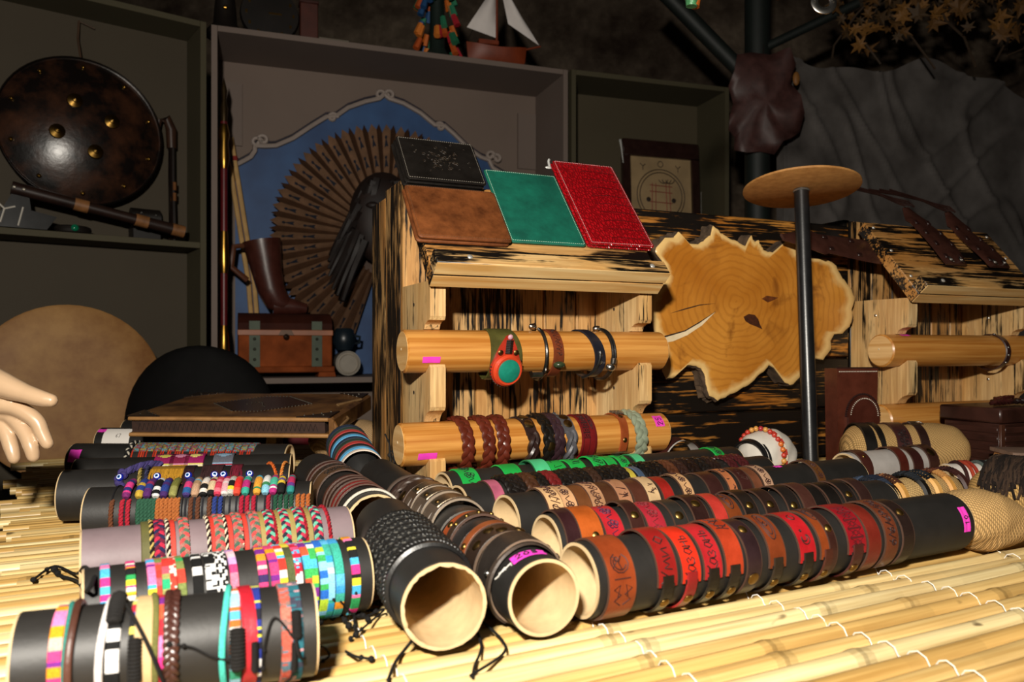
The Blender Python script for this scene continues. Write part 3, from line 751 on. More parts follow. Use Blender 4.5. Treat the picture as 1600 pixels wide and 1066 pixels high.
buckle(.345, 'worn grey-brown buckled cuff', '#57493d', .036)
buckle(.392, 'brown buckled cuff with dark slot', '#4c3a2c', .034)
m2(.432, 'brown cuff with large brass snaps', '#3c2a20', .03, snaps=((0, -52, .009, 1), (0, -80, .008, 1), (0, 20, .006, 1)), gap=.003)
single(M2, 'braided_bracelet', braid_mesh(M2['r'], .006, .003, 5, None, leather('#4a3b33', .45, .5)), 'loose grey-brown plaited bracelet', .472, .12)
single(M2, 'cord_bracelet', cord_mesh(M2['r'], .003, '#2a1c17', leather('#3a2620')), 'thin dark leather cord', .497, .08)
single(M2, 'cord_bracelet', cord_mesh(M2['r'], .003, '#2a1c17', leather('#55463c')), 'thin grey leather cord', .516, -.06)
# M3
for s, c, d, w_, tl in ((.062, '#7c1f1b', 'dark red leather band', .011, None), (.082, '#8f2420', 'dark red leather band', .012, None), (.104, '#3a2019', 'dark brown leather band', .012, None), (.126, '#4c2a20', 'mid brown leather band', .012, None), (.146, '#5f2f22', 'red-brown leather band', .01, None), (.225, '#6b4c33', 'wide tan-brown cuff with dark print', .045, 'floral'), (.265, '#4a3424', 'olive brown cuff with print', .026, 'floral'), (.296, '#5b2b20', 'reddish brown band by the far end', .014, None), (.322, '#251812', 'black-brown band by the far end', .014, None)):
    cuff(M3, s, d, c, w_, tool=tl, tth=10, toolc='#1d120c', gap=.002)
single(M3, 'cord_bracelet', cord_mesh(M3['r'], .0022, '#e6dccb'), 'cream cord', .02)
# T3 braids on the mauve-grey tube
def C(*h): return tuple(srgb(x) for x in h)
for px, ty in ((228, 'o'), (237, 'g'), (249, 'n'), (267, 'r'), (288, 'p'), (330, 'r'), (343, 'p'), (357, 'r'), (372, 'p'), (381, 'r'), (399, 'p'), (411, 'y'), (421, 'b'), (430, 'c'), (436, 'y'), (446, 'b'), (457, 'y'), (468, 'b'), (477, 'c'), (483, 'y'), (495, 'b'), (513, 'c')):
    s = S(T3, px, 45); r = T3['r']
    if ty == 'o': cuff(T3, s, 'dull olive flat band', '#5d5a2c', .010, edge=False, coat=0, rough=.7)
    elif ty == 'y': cuff(T3, s, 'gold-olive flat band', '#a08a4c', .008, edge=False, coat=0, rough=.6)
    elif ty == 'g': single(T3, 'cord_bracelet', rope_mesh(r, .0024, ('#c9ad62', '#1a1a1a'), 26), 'gold and black twisted cord', s)
    elif ty == 'n': single(T3, 'braided_bracelet', braid_mesh(r, .0036, .0024, 17, C('#23254a', '#c22a48', '#6b1a35'), None, flat=.6), 'navy and crimson flat braid', s)
    elif ty == 'p': single(T3, 'braided_bracelet', braid_mesh(r, .0036, .0024, 17, C('#e2504f', '#4f6f5c', '#a8766a'), None, flat=.6), 'coral and grey-green flat braid', s)
    elif ty == 'b': single(T3, 'braided_bracelet', braid_mesh(r, .0036, .0024, 17, C('#c23350', '#6fc0a4', '#2a2c3c'), None, flat=.6), 'crimson, mint and navy braid', s)
    elif ty == 'r':
        single(T3, 'cord_bracelet', rope_mesh(r, .002, ('#f1e0c0', '#241514'), 26), 'cream and black twisted cord', s-.003)
        cuff(T3, s+.0025, 'flat red ribbon', '#d63a2a', .0055, edge=False, coat=0, rough=.7, t=.0014)
    else: single(T3, 'cord_bracelet', rope_mesh(r, .0022, ('#b3202e', '#8c1626'), 30), 'plain dark red cord', s)
# TB2 striped woven bracelets
def kil(fr, px, desc, pal, w_=.011, seed=1, th=60, **k): return single(fr, 'woven_bracelet', kilim_mesh(fr['r'], w_, pal, seed, **k), desc, S(fr, px, th), random.Random(seed).uniform(-.05, .05))
P_pk = ['#f0398c', '#4fb6e8', '#1a1a1c', '#f27fb4', '#58c0d8']; P_hot = ['#f0398c', '#f59b1d', '#f4e13c', '#1a1a1c', '#2f9e58', '#f2e6d8']
P_rd = ['#d83a32', '#7d8a4c', '#c8586a', '#2fae78', '#c94636']; P_sun = ['#e8962c', '#7a2a8c', '#f2d0c0', '#d8437c', '#3a2c60', '#e05a3a']
P_aq = ['#5fb8ea', '#8fd2f0', '#2f9ecf', '#c9e4f4', '#3fae9a']; P_mx = ['#4fb6e8', '#f2f2f0', '#2a4fb0', '#3fae5a', '#b8d83a', '#7a2a8c', '#e83a6e']
BW = ['#f2f0ee', '#141414']
for i, (px, d, p, w_, kw) in enumerate(((165, 'pink, blue and black woven band', P_pk, .012, {}), (206, 'rainbow and black woven band', P_hot, .012, {'run': (1, 3)}), (238, 'turquoise and yellow woven band', ['#4fb6e8', '#f4e13c', '#2fae98', '#7a2a8c', '#f27fb4'], .011, {}), (250, 'red and olive woven band', P_rd, .011, {}), (261, 'red and mint woven band', ['#d83a32', '#2fae78', '#c8586a', '#a0a060'], .011, {}), (272, 'red woven band with white specks', ['#d83a32', '#d83a32', '#f2e6d8', '#c94636'], .011, {'cols': 3}), (283, 'brick red and green woven band', ['#c94636', '#7d8a4c', '#2f9e58', '#e0a090'], .011, {}), (311, 'narrow black and white barred band', BW, .013, {'run': (2, 3)}), (331, 'black and white chequered band', BW, .014, {'cols': 2, 'run': (2, 3)}), (348, 'wide black and white zigzag band', BW, .018, {'cols': 5, 'zig': True}), (367, 'pink and lilac woven band', ['#f27f9a', '#c9a0dc', '#d8437c', '#f2c0cc'], .011, {}), (413, 'orange, purple and pink woven band', P_sun, .013, {}), (428, 'sunset-striped woven band', ['#f59b1d', '#d8437c', '#e83a2e', '#7a2a8c'], .013, {}), (442, 'red, blue and yellow woven band', ['#e83a2e', '#4fb6e8', '#f4e13c', '#f2e6d8', '#2a4fb0'], .012, {}), (454, 'olive band with yellow end', ['#4c5030', '#4c5030', '#58603a', '#e0d040'], .012, {'run': (5, 9)}), (468, 'white-flecked pink and blue band', ['#f2f0ee', '#e0507c', '#4fb6e8', '#c02038'], .013, {'cols': 3}), (480, 'purple and green woven band', ['#7a2a8c', '#3fae5a', '#f2e6d8', '#4fb6e8', '#e05a3a'], .012, {}), (493, 'blue, white and violet woven band', P_mx, .012, {}), (505, 'lime and blue woven band', ['#b8d83a', '#2a6fd0', '#8fd2f0', '#3fae5a'], .012, {}), (517, 'sky blue woven band', P_aq, .012, {}), (531, 'aqua band with orange and lime ends', ['#5fb8ea', '#3f9ed8', '#e8962c', '#b8d83a', '#3fae9a'], .013, {'run': (4, 8)}), (555, 'magenta and black rainbow band', P_pk+P_hot, .013, {}))):
    kil(TB2, px, d, p, w_, 40+i, **kw)
# T1
kil(T1, 88, 'pink, orange and violet woven band', ['#f27fb4', '#f59b1d', '#7a2a8c', '#f2b0a0', '#e8407c', '#f4c060'], .014, 71)
single(T1, 'cord_bracelet', cord_mesh(T1['r'], .0022, '#2f7f74'), 'teal cord', S(T1, 101, 60), .03)
single(T1, 'cord_bracelet', cord_mesh(T1['r'], .003, '#4c2d22', leather('#553226')), 'brown leather cord', S(T1, 112, 60), -.03)
single(T1, 'cord_bracelet', cord_mesh(T1['r'], .003, '#d9d2cf'), 'white cotton cord', S(T1, 166, 70), -.1)
kil(T1, 180, 'black and white barred woven band', BW, .014, 72, run=(2, 5))
kil(T1, 213, 'blue and yellow woven band with dark beads', ['#3a4c9c', '#e0d060', '#c8c8d8', '#1a1a1c', '#b82a3c', '#1a1a1c'], .013, 73)
cuff(T1, S(T1, 224, 60), 'cream suede band', '#c9a878', .014, edge=False, coat=0, rough=.8)
single(T1, 'cord_bracelet', cord_mesh(T1['r'], .0026, '#6c6a38'), 'olive cord', S(T1, 238, 60), .06)
kil(T1, 252, 'pink and red woven band', ['#f0398c', '#c22a38', '#f27fb4', '#7a2a8c', '#e85a3a'], .014, 74, run=(5, 8))
lbraid(T1, S(T1, 267, 60), 'dark brown leather braid', '#40221b', .004, .0024, 14)
single(T1, 'cord_bracelet', cord_mesh(T1['r'], .0026, '#4cc4b4'), 'turquoise cord', S(T1, 358, 60), -.12)
kil(T1, 368, 'pale blue and orange woven band', ['#9cd0e8', '#f2f0ee', '#d06a2c', '#58b0d8', '#3a9a7a'], .012, 75)
cuff(T1, S(T1, 384, 60), 'red satin ribbon', '#b3202e', .012, edge=False, tilt=.1, coat=0, rough=.35)
kil(T1, 399, 'navy band with yellow and white bars', ['#26348c', '#e8e03c', '#f2f0ee', '#1a1a2c', '#26348c'], .015, 76, run=(1, 3))
kil(T1, 447, 'coral tie-dyed woven band', ['#c85a4a', '#8a6a62', '#5a7888', '#d87060'], .014, 77, cols=2)
kil(T1, 462, 'teal and pink woven band', ['#2a6a78', '#2a6a78', '#d89aa0', '#3a3c4c', '#1f5060'], .014, 78, cols=2, run=(4, 8))
# sliding knots and tails of the cord-tied bracelets
def knot(fr, px, th0, th1, desc_parent, rr=.0065, hexc='#1a1817'):
    s = S(fr, px, 70); o = [q for q in bpy.data.objects if q.parent is None and q.get('label', '').startswith(desc_parent+' on '+fr['ph'])][0]
    x0 = s-(o.matrix_basis.translation-fr['M'].translation).dot(fr['ax']); mb = MB()
    N = 26; pts = []; rs = []
    for i in range(N):
        pts.append(ringp(x0, fr['r']+rr*.75, rad(lerp(th0, th1, i/(N-1))))); rs.append(rr*(1 if i % 2 else .82)*(.75 if i in (0, N-1) else 1))
    mb.tube(pts, rs, 8, col=srgb(hexc), flat=.8); mb.build('sliding_knot', threads(), o)
def tail(o, pts, rr=.0011, hexc='#161413', fray=True):
    iv = o.matrix_basis.inverted(); P = [Vector(p) for p in pts]; Q = []
    for i in range(len(P)-1):
        a, b, c, d = P[max(i-1, 0)], P[i], P[i+1], P[min(i+2, len(P)-1)]
        for k in range(6):
            t = k/6; Q.append(.5*((2*b)+(c-a)*t+(2*a-5*b+4*c-d)*t*t+(3*b-a-3*c+d)*t**3))
    Q.append(P[-1]); mb = MB().tube([iv @ q for q in Q], rr, 6, col=srgb(hexc))
    if fray: mb.ball(iv @ Q[-1], rr*2.2, n=8, col=srgb(hexc)); mb.ball(iv @ Q[-5], rr*1.9, n=8, col=srgb(hexc))
    mb.build('cord_tail', threads(), o)
def find(fr, d): return [q for q in bpy.data.objects if q.parent is None and q.get('label', '').startswith(d+' on '+fr['ph'])][0]
knot(T1, 178, -5, 42, 'black and white barred woven band'); knot(T1, 213, 60, 105, 'blue and yellow woven band with dark beads', .0055)
knot(T1, 371, 62, 105, 'pale blue and orange woven band'); knot(T1, 399, 78, 112, 'navy band with yellow and white bars', .004)
knot(T1, 461, 50, 80, 'teal and pink woven band', .0045); knot(T1, 457, 84, 120, 'coral tie-dyed woven band', .0035)
def onT(fr, px, th, dr=.003):
    s = S(fr, px, th); return fr['M'] @ Vector(ringp(s, fr['r']+dr, rad(th)))
tail(find(T1, 'blue and yellow woven band with dark beads'), [onT(T1, 188, -10), onT(T1, 200, 20), onT(T1, 222, 55, .004), onT(T1, 240, 80, .006), onT(T1, 255, 105, .006), onT(T1, 262, 125, .003)], .0016)
tail(find(T1, 'pale blue and orange woven band'), [onT(T1, 368, 95, .006), onT(T1, 330, 88), onT(T1, 300, 76), onT(T1, 265, 70, .005)])
tail(find(T1, 'teal and pink woven band'), [onT(T1, 461, 82, .004), onT(T1, 430, 55), onT(T1, 415, 78), onT(T1, 410, 110)])
tail(find(T1, 'teal and pink woven band'), [onT(T1, 461, 80, .005), onT(T1, 470, 100, .008), on_z(500, 1010, .02), on_z(514, 1026, .004), on_z(480, 1046, .003)])
tail(find(T1, 'coral tie-dyed woven band'), [onT(T1, 457, 118, .004), onT(T1, 452, 135, .004), on_z(440, 1062, .004)])
o = find(TB2, 'pink, blue and black woven band')
tail(o, [onT(TB2, 150, -60), onT(TB2, 132, -30), on_z(118, 897, .012), on_z(85, 885, .004), on_z(52, 906, .003)], .0016)
tail(o, [onT(TB2, 148, 30), onT(TB2, 135, 50), on_z(120, 908, .008), on_z(95, 900, .004), on_z(85, 890, .004)], .002)
o = find(TB2, 'sky blue woven band')
for e in ((520, 965), (500, 972), (545, 978), (560, 962)): tail(o, [onT(TB2, 520, 105), on_z(525, 950, .010), on_z((525+e[0])/2, (950+e[1])/2, .005), on_z(e[0], e[1], .003)], .0017)
o = find(TB2, 'magenta and black rainbow band')
for e in ((586, 955), (575, 968), (556, 992), (590, 942)): tail(o, [onT(TB2, 555, 100), on_z(552, 945, .012), on_z((552+e[0])/2, (945+e[1])/2+2, .005), on_z(e[0], e[1], .003)], .0015)
tail(find(TB2, 'aqua band with orange and lime ends'), [onT(TB2, 531, 110), on_z(560, 965, .004), on_z(600, 952, .004), on_z(575, 975, .004), on_z(548, 998, .003)], .0012)
o = [q for q in bpy.data.objects if q.get('label', '').startswith('black twisted cord bracelet on the black braid tube')][0]
tail(o, [on_z(645, 1000, .01), on_z(632, 1016, .004), on_z(618, 1035, .003), on_z(606, 1064, .003)], .0016, fray=False)
tail(o, [on_z(752, 970, .012), on_z(784, 1000, .004), on_z(786, 1022, .003), on_z(735, 1056, .003)], .0014, fray=False)
tail(o, [on_z(745, 985, .010), on_z(752, 1012, .004), on_z(742, 1040, .003), on_z(738, 1058, .003)], .0014, fray=False)
tail(o, [on_z(540, 1018, .004), on_z(556, 1026, .003), on_z(580, 1030, .003)], .0014)
# T4: wrapped beads, dyed cords and blue eye beads
def wrapped(fr, px, desc, pal, seed, th0=-8, th1=50, rr=.0058, cord=None):
    root = ring(fr, 'wrapped_bracelet', desc, 'bracelet', S(fr, px, 30)); rnd = random.Random(seed); N = 15; cs = []
    while len(cs) < N: cs += [srgb(rnd.choice(pal))]*rnd.randint(1, 3)
    MB().tube([ringp(0, fr['r']+rr*.9, rad(lerp(th0, th1, i/N))) for i in range(N+1)], [rr*(.7 if i in (0, N) else 1) for i in range(N+1)], 10, col=cs[:N]).build('wrapped_bead', threads(), root)
    c = cord or '#2a2a30'
    MB().tube([ringp(0, fr['r']+.0016, rad(lerp(-170, 175, i/40))) for i in range(41)], .0015, 6, col=srgb(c)).build('cord', threads(), root)
WP = [['#7a2a6c', '#e0408c', '#2a3070'], ['#2a3f8c', '#c9a83c', '#2a3f8c'], ['#5a2a6c', '#2a3f8c', '#9c3060'], ['#f0f0ee', '#141414', '#f0f0ee'], ['#4a2a6c', '#2a3f8c', '#c02848'], ['#9c9a58', '#c8c088', '#787838'], ['#4a3a7c', '#2a5f9c', '#d8407c'], ['#c8a080', '#a88868', '#5fb8d8'], ['#f0e8e0', '#1a1a1a', '#f0d8c0'], ['#1a1a1a', '#e0c8a0', '#c0203c'], ['#d8405c', '#e87888', '#c02848'], ['#e8e0dc', '#d03858', '#e8b0b8'], ['#1a1a1a', '#e8e03c', '#c8c8c0'], ['#e8302c', '#4fa8d8', '#f0503c'], ['#f0f0ee', '#c03080', '#3fae9a'], ['#f0a83c', '#2f8e5c', '#4fc0e0'], ['#8fd0e8', '#f0f0ee', '#3f8e5c'], ['#f0f0ee', '#c03080', '#4fc0a0'], ['#e8c83c', '#1a1a1a', '#6a5a8c'], ['#6a3a8c', '#2f8e8c', '#c03060']]
WD = ['purple and pink', 'blue and gold', 'violet and blue', 'white and black striped', 'indigo and red', 'olive and khaki', 'blue and rose', 'beige and aqua', 'white and dark barred', 'black, cream and red', 'rose red', 'white and rose', 'black and yellow', 'scarlet and blue', 'white and magenta', 'orange and green', 'pale blue and white', 'white, magenta and mint', 'yellow and black', 'violet and teal']
for i, px in enumerate((201, 221, 233, 247, 259, 273, 294, 307, 320, 332, 342, 353, 362, 372, 385, 403, 416, 428, 440, 455)):
    wrapped(T4, px, WD[i]+' thread-wrapped bracelet', WP[i], i)
def hang(fr, px, desc, hexc, th0=52, th1=150, rr=.0034):
    key = ('hang', round(fr['r'], 4), hexc, th0, th1, rr)
    if key not in BR:
        mb = MB()
        for k in range(2):
            mb.tube([ringp(rr*.45*cos(i*.9+PI*k), fr['r']+rr*.8+rr*.35*sin(i*.9+PI*k), rad(lerp(th0, th1, i/48))) for i in range(49)], rr*.62, 6, col=srgb(hexc))
        BR[key] = mb.mesh('dyed_cord', threads(), 60)
    single(fr, 'cord_bracelet', BR[key], desc, S(fr, px, 75))
for pxs, c, d in (((174,), '#6e4028', 'single cinnamon cord'), ((190, 200), '#b32438', 'red cord beside cinnamon'), ((216, 222, 228, 234, 240), '#2f5c46', 'dark green cord in row of five'), ((246, 252.5, 259, 265.5, 272, 277.5), '#b56a35', 'orange-brown cord in row of six'), ((298, 309, 327), '#6a3f2a', 'loose brown cord'), ((335, 344), '#2c3f86', 'navy blue cord'), ((377, 386, 396), '#b3203a', 'crimson cord'), ((419,), '#a81e34', 'lone dark crimson cord'), ((430, 438, 447, 455), '#24523c', 'bottle green cord'), ((465, 473, 481), '#b8652f', 'rust orange cord')):
    for px in pxs: hang(T4, px, d, c)
EYE = None
def eye_bead(fr, px, th=8):
    global EYE
    if EYE is None:
        cs = []; prof = []
        for i in range(15):
            a = PI*i/14; prof.append((.0058*sin(a), -.0042*cos(a)))
        cs = [srgb('#141f86')]*7+[srgb('#141f86')]*4+[srgb('#e6eaf4'), srgb('#3a70b8'), srgb('#0a0a18')]
        EYE = MB().lathe(prof, 18, Matrix.Rotation(PI/2, 4, 'X'), col=cs).mesh('eye_bead', painted(.12))
    root = ring(fr, 'eye_bead_bracelet', 'blue glass eye bead bracelet', 'bracelet', S(fr, px, th))
    p = ringp(0, fr['r']+.013, rad(th))
    link('eye_bead', EYE, root, Matrix.Translation(p) @ Matrix.Rotation(rad(-28), 4, 'X') @ Matrix.Rotation(rad(12*sin(px)), 4, 'Z'))
    MB().tube([ringp(0, fr['r']+.0012, rad(lerp(-170, 170, i/40))) for i in range(41)], .0011, 6, col=srgb('#17161a')).build('cord', threads(), root)
for px in (187, 245, 294, 335, 349, 390): eye_bead(T4, px, -6)
# T5 fringes
def fringe(fr, px0, px1, desc, hexc, th0, th1, n, rr=.0012):
    s0, s1 = S(fr, px0, 60), S(fr, px1, 60); root = ring(fr, 'fringe_bracelet', desc, 'bracelet', (s0+s1)/2); rnd = random.Random(n)
    mb = MB(); wd = s1-s0; c = srgb(hexc)
    for i in range(n):
        x = -wd/2+wd*i/(n-1)
        mb.tube([ringp(x+rnd.uniform(-.001, .001)*k, fr['r']+.0015+.001*rnd.random(), rad(lerp(th0, th1+rnd.uniform(-6, 4), k/6))) for k in range(7)], rr, 5, col=dk(c, rnd.uniform(.75, 1.15)))
    mb.build('thread_fringe', threads(), root)
    band(MB(), wd+.002, fr['r']+.0003, .0018, -175, th0+4, 40, colf=lambda i, j: dk(c, .6)).build('band', threads(), root)
fringe(T5, 232, 283, 'golden yellow thread fringe', '#c8942c', 22, 100, 40); fringe(T5, 285, 300, 'dark maroon thread fringe', '#3a1f22', 25, 100, 12)
fringe(T5, 313, 345, 'dark brown thread fringe', '#43282a', 12, 95, 26); fringe(T5, 360, 375, 'wine red thread tuft', '#7c1f33', 15, 95, 12)
single(T5, 'cord_bracelet', rope_mesh(T5['r'], .003, ('#8c7a3c', '#b09a50'), 20), 'olive twisted cord', S(T5, 213, 60), .12)
single(T5, 'cord_bracelet', rope_mesh(T5['r'], .003, ('#2a2c4c', '#3a3c5c'), 20), 'navy twisted cord', S(T5, 224, 60), .1)
r_ = ring(T5, 'knotted_bracelet', 'purple twisted yarn bracelet with a big knot', 'bracelet', S(T5, 200, 20)); mb = MB()
for k in range(3): mb.tube([Vector(ringp(lerp(-.008, .045, i/30), T5['r']+.006+.003*sin(i*.8+k*2.1), rad(lerp(45, -22, i/30)+3*cos(i*.8+k*2.1)))) for i in range(31)], .0036, 6, col=srgb(['#3c3568', '#544a86', '#453c74'][k]))
for k in range(5): mb.ball(ringp(-.006+.004*sin(k*2), T5['r']+.006, rad(35+8*k)), .007, n=8, col=srgb('#463c78'))
mb.build('yarn', threads(), r_)
single(T5, 'cord_bracelet', rope_mesh(T5['r'], .0026, ('#e0702c', '#c8581f'), 22), 'bright orange cord', S(T5, 422, 20), .35)
single(T5, 'cord_bracelet', rope_mesh(T5['r'], .0026, ('#d8782c', '#e89a4c'), 22), 'orange plaited cord', S(T5, 444, 20), -.1)
# T6 patches
def patch(fr, px, desc, pal, w_, seed, th0=-30, th1=62):
    rnd = random.Random(seed); root = ring(fr, 'woven_bracelet', desc, 'bracelet', S(fr, px, 30))
    def colf(i, j):
        if i < 3 or i > 17: return srgb(pal[1 if i % 2 else 2])
        q = abs(j-3.5); return srgb(pal[0]) if (abs((i % 7)-3)+q) > 3.4 else srgb(pal[(i // 7+1) % len(pal)])
    band(MB(), w_, fr['r']+.002, .002, th0, th1, 22, colf=colf, cols=8).build('woven_patch', threads(), root)
    band(MB(), .006, fr['r'], .002, n=48, colf=lambda i, j: srgb('#2a1a20')).build('tie_band', threads(), root)
patch(T6, 257, 'magenta woven patch with cream zigzag', ['#9c1f5c', '#f0e4c8', '#d8d060'], .036, 1); patch(T6, 281, 'magenta patch with gold figures', ['#8a2048', '#e8a83c', '#d890b0'], .035, 2)
patch(T6, 304, 'magenta patch with cream cross', ['#a41f64', '#f4ead0', '#f0e080'], .034, 3); patch(T6, 349, 'grey, red and blue striped patch', ['#6a6c78', '#b03040', '#8fb4d0'], .036, 4)
# T7 thread ties
rnd = random.Random(8)
P7 = ['#8c4050', '#6a8a9c', '#a89a50', '#9c5a6a', '#5a9cac', '#7a7040']
for i in range(17):
    px = 213+i*11.2; root = ring(T7, 'woven_bracelet', 'faded woven strip with orange-red threads', 'bracelet', S(T7, px, 40))
    band(MB(), .0135, T7['r']+.0003, .0022, -60, 48, 26, colf=lambda a, b: srgb(rnd.choice(P7)), cols=3).build('woven_strip', threads(), root)
    mb = MB()
    for q in range(rnd.randint(1, 3)):
        x = -.005+q*.0045; mb.tube([ringp(x, T7['r']+.0014, rad(lerp(44, 170, k/14))) for k in range(15)], .0017, 5, col=srgb(rnd.choice(['#c8381c', '#d84a24', '#b8301c'])))
    mb.build('threads', threads(), root)
single(T7, 'braided_bracelet', braid_mesh(T7['r'], .0036, .0022, 16, C('#161616', '#1c1c1c', '#c8c0b0'), None), 'black and white plaited bracelet', S(T7, 203, 40))

# ------------------------------------------------------------------ bracelets on the dowels (they hang, so their rings are wider than the dowel)
for D_, ph, end in ((D1, 'the upper wallet-rack dowel', 'pink tag'), (D2, 'the lower wallet-rack dowel', 'plain end'), (D3, 'the bracer-rack dowel', 'its end')): D_['ph'] = ph; D_['end'] = end
def hangM(fr, s, rr, tilt=0, lean=0): return fr['M'] @ Matrix.Translation((s, 0, -(rr-fr['r'])+.0012)) @ Matrix.Rotation(tilt, 4, 'Z') @ Matrix.Rotation(lean, 4, 'Y')
def hring(fr, name, desc, s, rr, tilt=0): return ring(fr, name, desc, 'bracelet', s, M=hangM(fr, s, rr, tilt))
# green-stone bracelet
rr = .047; g = hring(D1, 'stone_bracelet', 'wide olive leather cuff with a turquoise stone', S(D1, 785, 60), rr, .08)
band(MB(), .068, rr, .0026, -170, 178, 60, wf=lambda th: .76+.24*cos(th*1.0-rad(105))).build('band', leather('#5c5a2a', .42, .7, .2), g)
def flatM(th, R, x=0, tip=0):
    th = rad(th); up = Vector((0, -sin(th), cos(th))); xx = Vector((1, 0, 0)); yy = Vector((0, cos(th), sin(th)))
    p = Vector(ringp(x, R, th)); return Matrix(((xx.x, yy.x, up.x, p.x), (xx.y, yy.y, up.y, p.y), (xx.z, yy.z, up.z, p.z), (0, 0, 0, 1))) @ Matrix.Rotation(tip, 4, 'X')
pm = flatM(104, rr+.004, -.002) @ Matrix.Scale(1.38, 4)
drop = [(.0235*cos(rad(a)), .0235*sin(rad(a))-.012) for a in range(-200, 21, 12)]+[(.012, .020), (.004, .034), (0, .036), (-.004, .034), (-.012, .020)]
pad = MB().prism(drop, -.002, .003).build('red_patch', leather('#b8321f', .4, .4, .2), g, pm)
MB().lathe([(.0225, 0), (.0225, .006), (.0195, .0095), (.0165, .009)], 32).build('rim', leather('#d2421f', .4, .3, .2), pad, Matrix.Translation((0, -.012, .002)))
MB().lathe([(.0168, .006), (.016, .0105), (.011, .0125), (0, .0135)], 32).build('turquoise_stone', plain('#1f8a74', .2, 0, .3, 60, 0, .5, .4), pad, Matrix.Translation((0, -.012, .002)))
mb = MB()
for i in range(22): mb.ball(((.0245)*cos(rad(-190+i*10.5)), .0245*sin(rad(-190+i*10.5))-.012, .003), .0013, n=6)
mb.build('bead_trim', plain('#2a1612', .4), pad)
mb = MB()
for i in range(8): mb.tube([(-.005, .012+i*.0024, .0035), (0, .012+i*.0024, .006), (.005, .012+i*.0024, .0035)], .0014, 5)
mb.build('lacing', leather('#241a17', .4), pad)
for q in (-1, 1): MB().ball((q*.012, .012, .0035), .0042, (1, 1, .4), 10).build('stud', brassd(), pad)
MB().ball((0, .034, .004), .004, (1, 1, .6), 8).build('knot', plain('#d8a0b0', .4), pad)
# black cord with steel hook
rr = .047; g = hring(D1, 'cord_bracelet', 'black leather cord with steel skull and hook', S(D1, 851, 60), rr, -.05)
MB().tube([ringp(0, rr+.003, rad(lerp(10, 350, i/60))) for i in range(61)], .0036, 8).build('cord', leather('#191817', .3, .3, .3), g)
mb = MB().ball(ringp(-.008, rr+.007, rad(-2)), .0075, (1.2, 1, .9), 10).ball(ringp(-.014, rr+.008, rad(4)), .005, n=8).ball(ringp(-.003, rr+.011, rad(-4)), .004, n=8); mb.build('steel_charm', steel(), g)
mb = MB(); p = Vector(ringp(0, rr+.004, rad(128)))
for k in range(2): mb.tube([p+Vector((0, .0045*cos(a*.4), .0045*sin(a*.4)+.003*k)) for a in range(16)], .0013, 5, True)
mb.tube([p+Vector((-.008, -.002, -.008)), p+Vector((-.03, -.004, -.008))], [.0065, .007], 10); mb.build('steel_clasp', steel(), g)
# brown stitched
rr = .0455; g = hring(D1, 'leather_band', 'reddish brown stitched band with a green stone', S(D1, 868, 60), rr, .04)
b_ = band(MB(), .023, rr, .0026, n=60).build('band', leather('#7c3a1f', .38, .5, .2), g); tooling(b_, 'floral', .024, rr+.0026, 55, '#2a120b', rr=.0005)
MB().ball(ringp(.002, rr+.003, rad(118)), .013, (1, .9, .55), 12).build('green_stone', plain('#33402a', .3, 0, .4, 40), g)
# navy band
rr = .046; g = hring(D1, 'leather_band', 'blue-black leather band with two eyelets', S(D1, 925, 60), rr, .1)
b_ = band(MB(), .026, rr, .0028, n=60, wf=lambda th: .8+.2*cos(th-1.6), xf=lambda th: .012*sin(th-.9)).build('band', leather('#22222c', .35, .4, .2), g)
for a in (94, 112): snap(b_, .012*sin(rad(a)-.9), a, rr+.0028, .0042, steel(), 'eyelet')
MB().tube([ringp(-.014+.02*sin(rad(a)), rr+.004, rad(a)) for a in range(85, 175, 6)], .003, 7).build('cord', leather('#191817', .3), g)
rr = .048; g = hring(D1, 'cord_bracelet', 'double black cord with steel bead clasp', S(D1, 951, 60), rr, .06)
for k in (-.0028, .0028): MB().tube([ringp(k, rr+.003, rad(lerp(0, 345, i/60))) for i in range(61)], .0029, 7).build('cord', leather('#191817', .28, .3, .3), g)
MB().ball(ringp(-.004, rr+.005, rad(-6)), .008, (1.3, 1, .8), 10).build('steel_slider', steel(), g)
mb = MB().ball(ringp(-.004, rr+.004, rad(120)), .0085, (1.3, 1, 1), 12).tube([ringp(0, rr+.003, rad(a)) for a in (98, 104, 110)], .0062, 10); mb.build('steel_clasp', steel(), g)
# lower dowel
def hbraid(px, desc, hexc, amp, sr, waves=6, rr=.0455, tilt=0, D_=D2):
    s = S(D_, px, 50); single(D_, 'braided_bracelet', braid_mesh(rr, amp, sr, waves, None, blm(hexc), flat=.6), desc, s, M=hangM(D_, s, rr+.002, tilt))
for px, tl in ((722, .1), (755, .08), (783, -.05)): hbraid(px, 'glossy chestnut plaited bracelet', '#642616', .0082, .0056, 6, .0465, tl)
rr = .0455; g = hring(D2, 'leather_band', 'dark brown band with two brass snaps', S(D2, 824, 55), rr, .12)
b_ = band(MB(), .031, rr, .0028, -178, 70, 44, wf=lambda th: 1-.2*max(0, sin(th))).build('band', leather('#33211d', .38, .5, .2), g)
for a in (12, 42): snap(b_, 0, a, rr+.0028, .0108, plain('#b8a070', .3, 1, .2))
for k in range(3): MB().tube([ringp(.0085*sin(4*rad(a)+k*2.09), rr+.003+.0022*(1+sin(8*rad(a)+k*4.2)), rad(a)) for a in range(66, 186, 4)], .0052, 6).build('plait', blm('#33211d'), g)
hbraid(848, 'black plaited bracelet', '#17130f', .0075, .0056, 5, .046, .08)
s_ = S(D2, 852, 60); snap(find(D2, 'black plaited bracelet'), .003, 96, .0545, .0095, brassd())
hbraid(864, 'purple-brown plaited bracelet', '#3a252c', .0075, .0055, 5, .046, .1)
